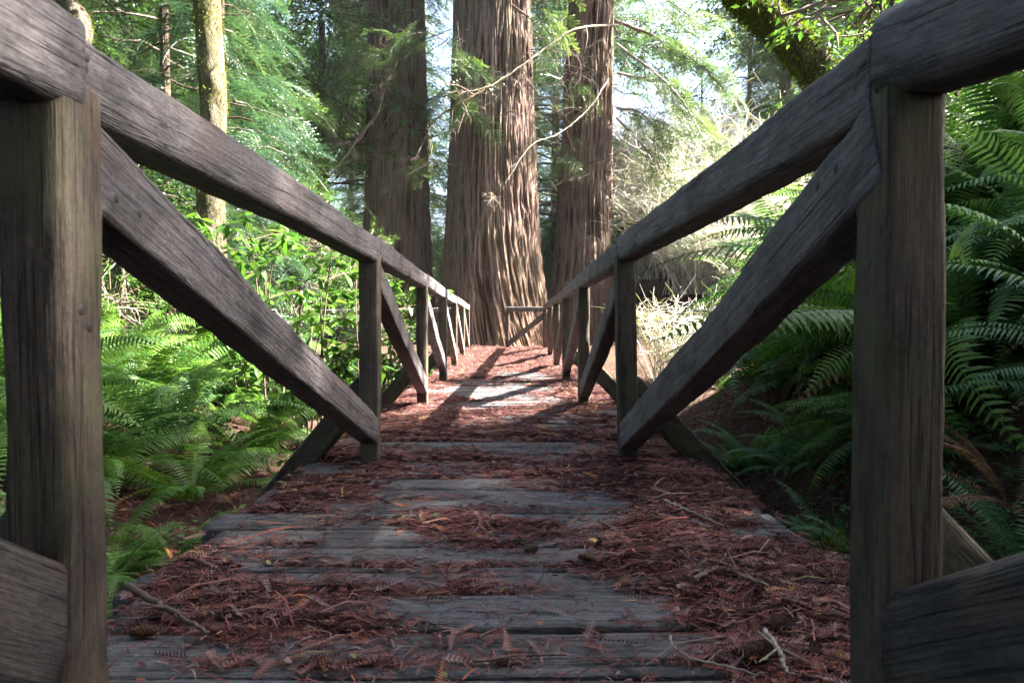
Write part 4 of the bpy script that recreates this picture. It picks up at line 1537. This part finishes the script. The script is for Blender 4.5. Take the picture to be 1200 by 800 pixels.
# sorrel and ground litter
def sorrel():
    g = Geo()
    rr2 = np.random.default_rng(77)
    # three heart leaflets
    lf = []
    lq = []
    for k in range(3):
        a = k * 2.094
        c, s = math.cos(a), math.sin(a)
        loc = np.array([[0, 0, 0], [.55, -.5, .03], [1.0, -.42, -.05], [.85, 0, .0], [1.0, .42, -.05], [.55, .5, .03]])
        Rm = np.array([[c, -s, 0], [s, c, 0], [0, 0, 1]])
        b = len(lf)
        lf += list(loc @ Rm.T)
        lq += [(b, b + 1, b + 2, b + 3), (b, b + 3, b + 4, b + 5)]
    n = 2700
    xs = np.concatenate([rr2.normal(-1.45, .32, n // 3), rr2.normal(1.40, .25, n // 3), rr2.uniform(1.05, 2.1, n // 3)])
    ys = np.concatenate([rr2.normal(3.25, .55, n // 3), rr2.normal(1.9, .35, n // 3), rr2.uniform(1.3, 4.2, n // 3)])
    ok = (np.abs(xs + .03) > .99) & (vnoise(xs * 3, ys * 3, None, 3) > -.25)
    xs, ys = xs[ok], ys[ok]
    z = ground_z(xs, ys) + rr2.uniform(.02, .07, len(xs))
    s = rr2.uniform(.012, .024, len(xs))
    scatter(g, np.array(lf), lq, None, rots(rr2.uniform(0, 6.28, len(xs)), rr2.normal(0, .25, len(xs)), rr2.normal(0, .25, len(xs))), np.stack([xs, ys, z], -1), s, np.clip(rr2.normal(.5, .2, len(xs)), 0, 1))
    tag(link("sorrel_ground_cover", g.mesh("sorrel", M_SORREL)), "small clover-like sorrel leaves on the banks beside the bridge", "ground cover", kind="stuff")
    g = Geo()
    strip = np.array([[-.5, -.5, 0], [-.5, .5, 0], [0, -.6, .12], [0, .6, .12], [.5, -.2, 0], [.5, .2, 0]])
    sq = [(0, 2, 3, 1), (2, 4, 5, 3)]
    n = 26000
    xs = np.concatenate([rr2.uniform(-3.6, -.85, n // 2), rr2.uniform(.8, 3.2, n - n // 2)])
    ys = rr2.uniform(1.0, 6.5, n)
    z = ground_z(xs, ys) + rr2.uniform(0, .02, n)
    L = rr2.uniform(.03, .12, n)
    W = rr2.uniform(.002, .006, n)
    scatter(g, strip, sq, None, rots(rr2.uniform(0, 6.28, n), rr2.normal(0, .3, n) - .5 * np.sin(0), rr2.normal(0, .4, n)), np.stack([xs, ys, z], -1), np.stack([L, W, L], -1), np.clip(rr2.beta(2, 2.6, n), 0, 1))
    tag(link("forest_litter", g.mesh("forest_litter", M_LITTER, smooth=False)), "brown needle and twig litter on the banks beside the bridge", "forest litter", kind="stuff")


sorrel()



# ------------------------------------------------------------------ thin forest haze
HAZE = .0002


def build_haze():
    x, y0, y1, z0, z1 = 125, -65, 165, -3.5, 52
    V = [(-x, y0, z0), (x, y0, z0), (x, y1, z0), (-x, y1, z0), (-x, y0, z1), (x, y0, z1), (x, y1, z1), (-x, y1, z1)]
    Q = [(0, 3, 2, 1), (4, 5, 6, 7), (0, 1, 5, 4), (1, 2, 6, 5), (2, 3, 7, 6), (3, 0, 4, 7)]
    m = bpy.data.materials.new("haze")
    m.use_nodes = True
    m.node_tree.nodes.clear()
    out = m.node_tree.nodes.new("ShaderNodeOutputMaterial")
    pv = m.node_tree.nodes.new("ShaderNodeVolumePrincipled")
    pv.inputs['Color'].default_value = (.88, .93, .95, 1)
    pv.inputs['Density'].default_value = HAZE
    m.node_tree.links.new(pv.outputs[0], out.inputs['Volume'])
    tag(link("haze", mesh_from("haze", V, Q, smooth=False, mat=m)), "thin pale haze in the sunlit forest air", "haze", kind="stuff")


build_haze()
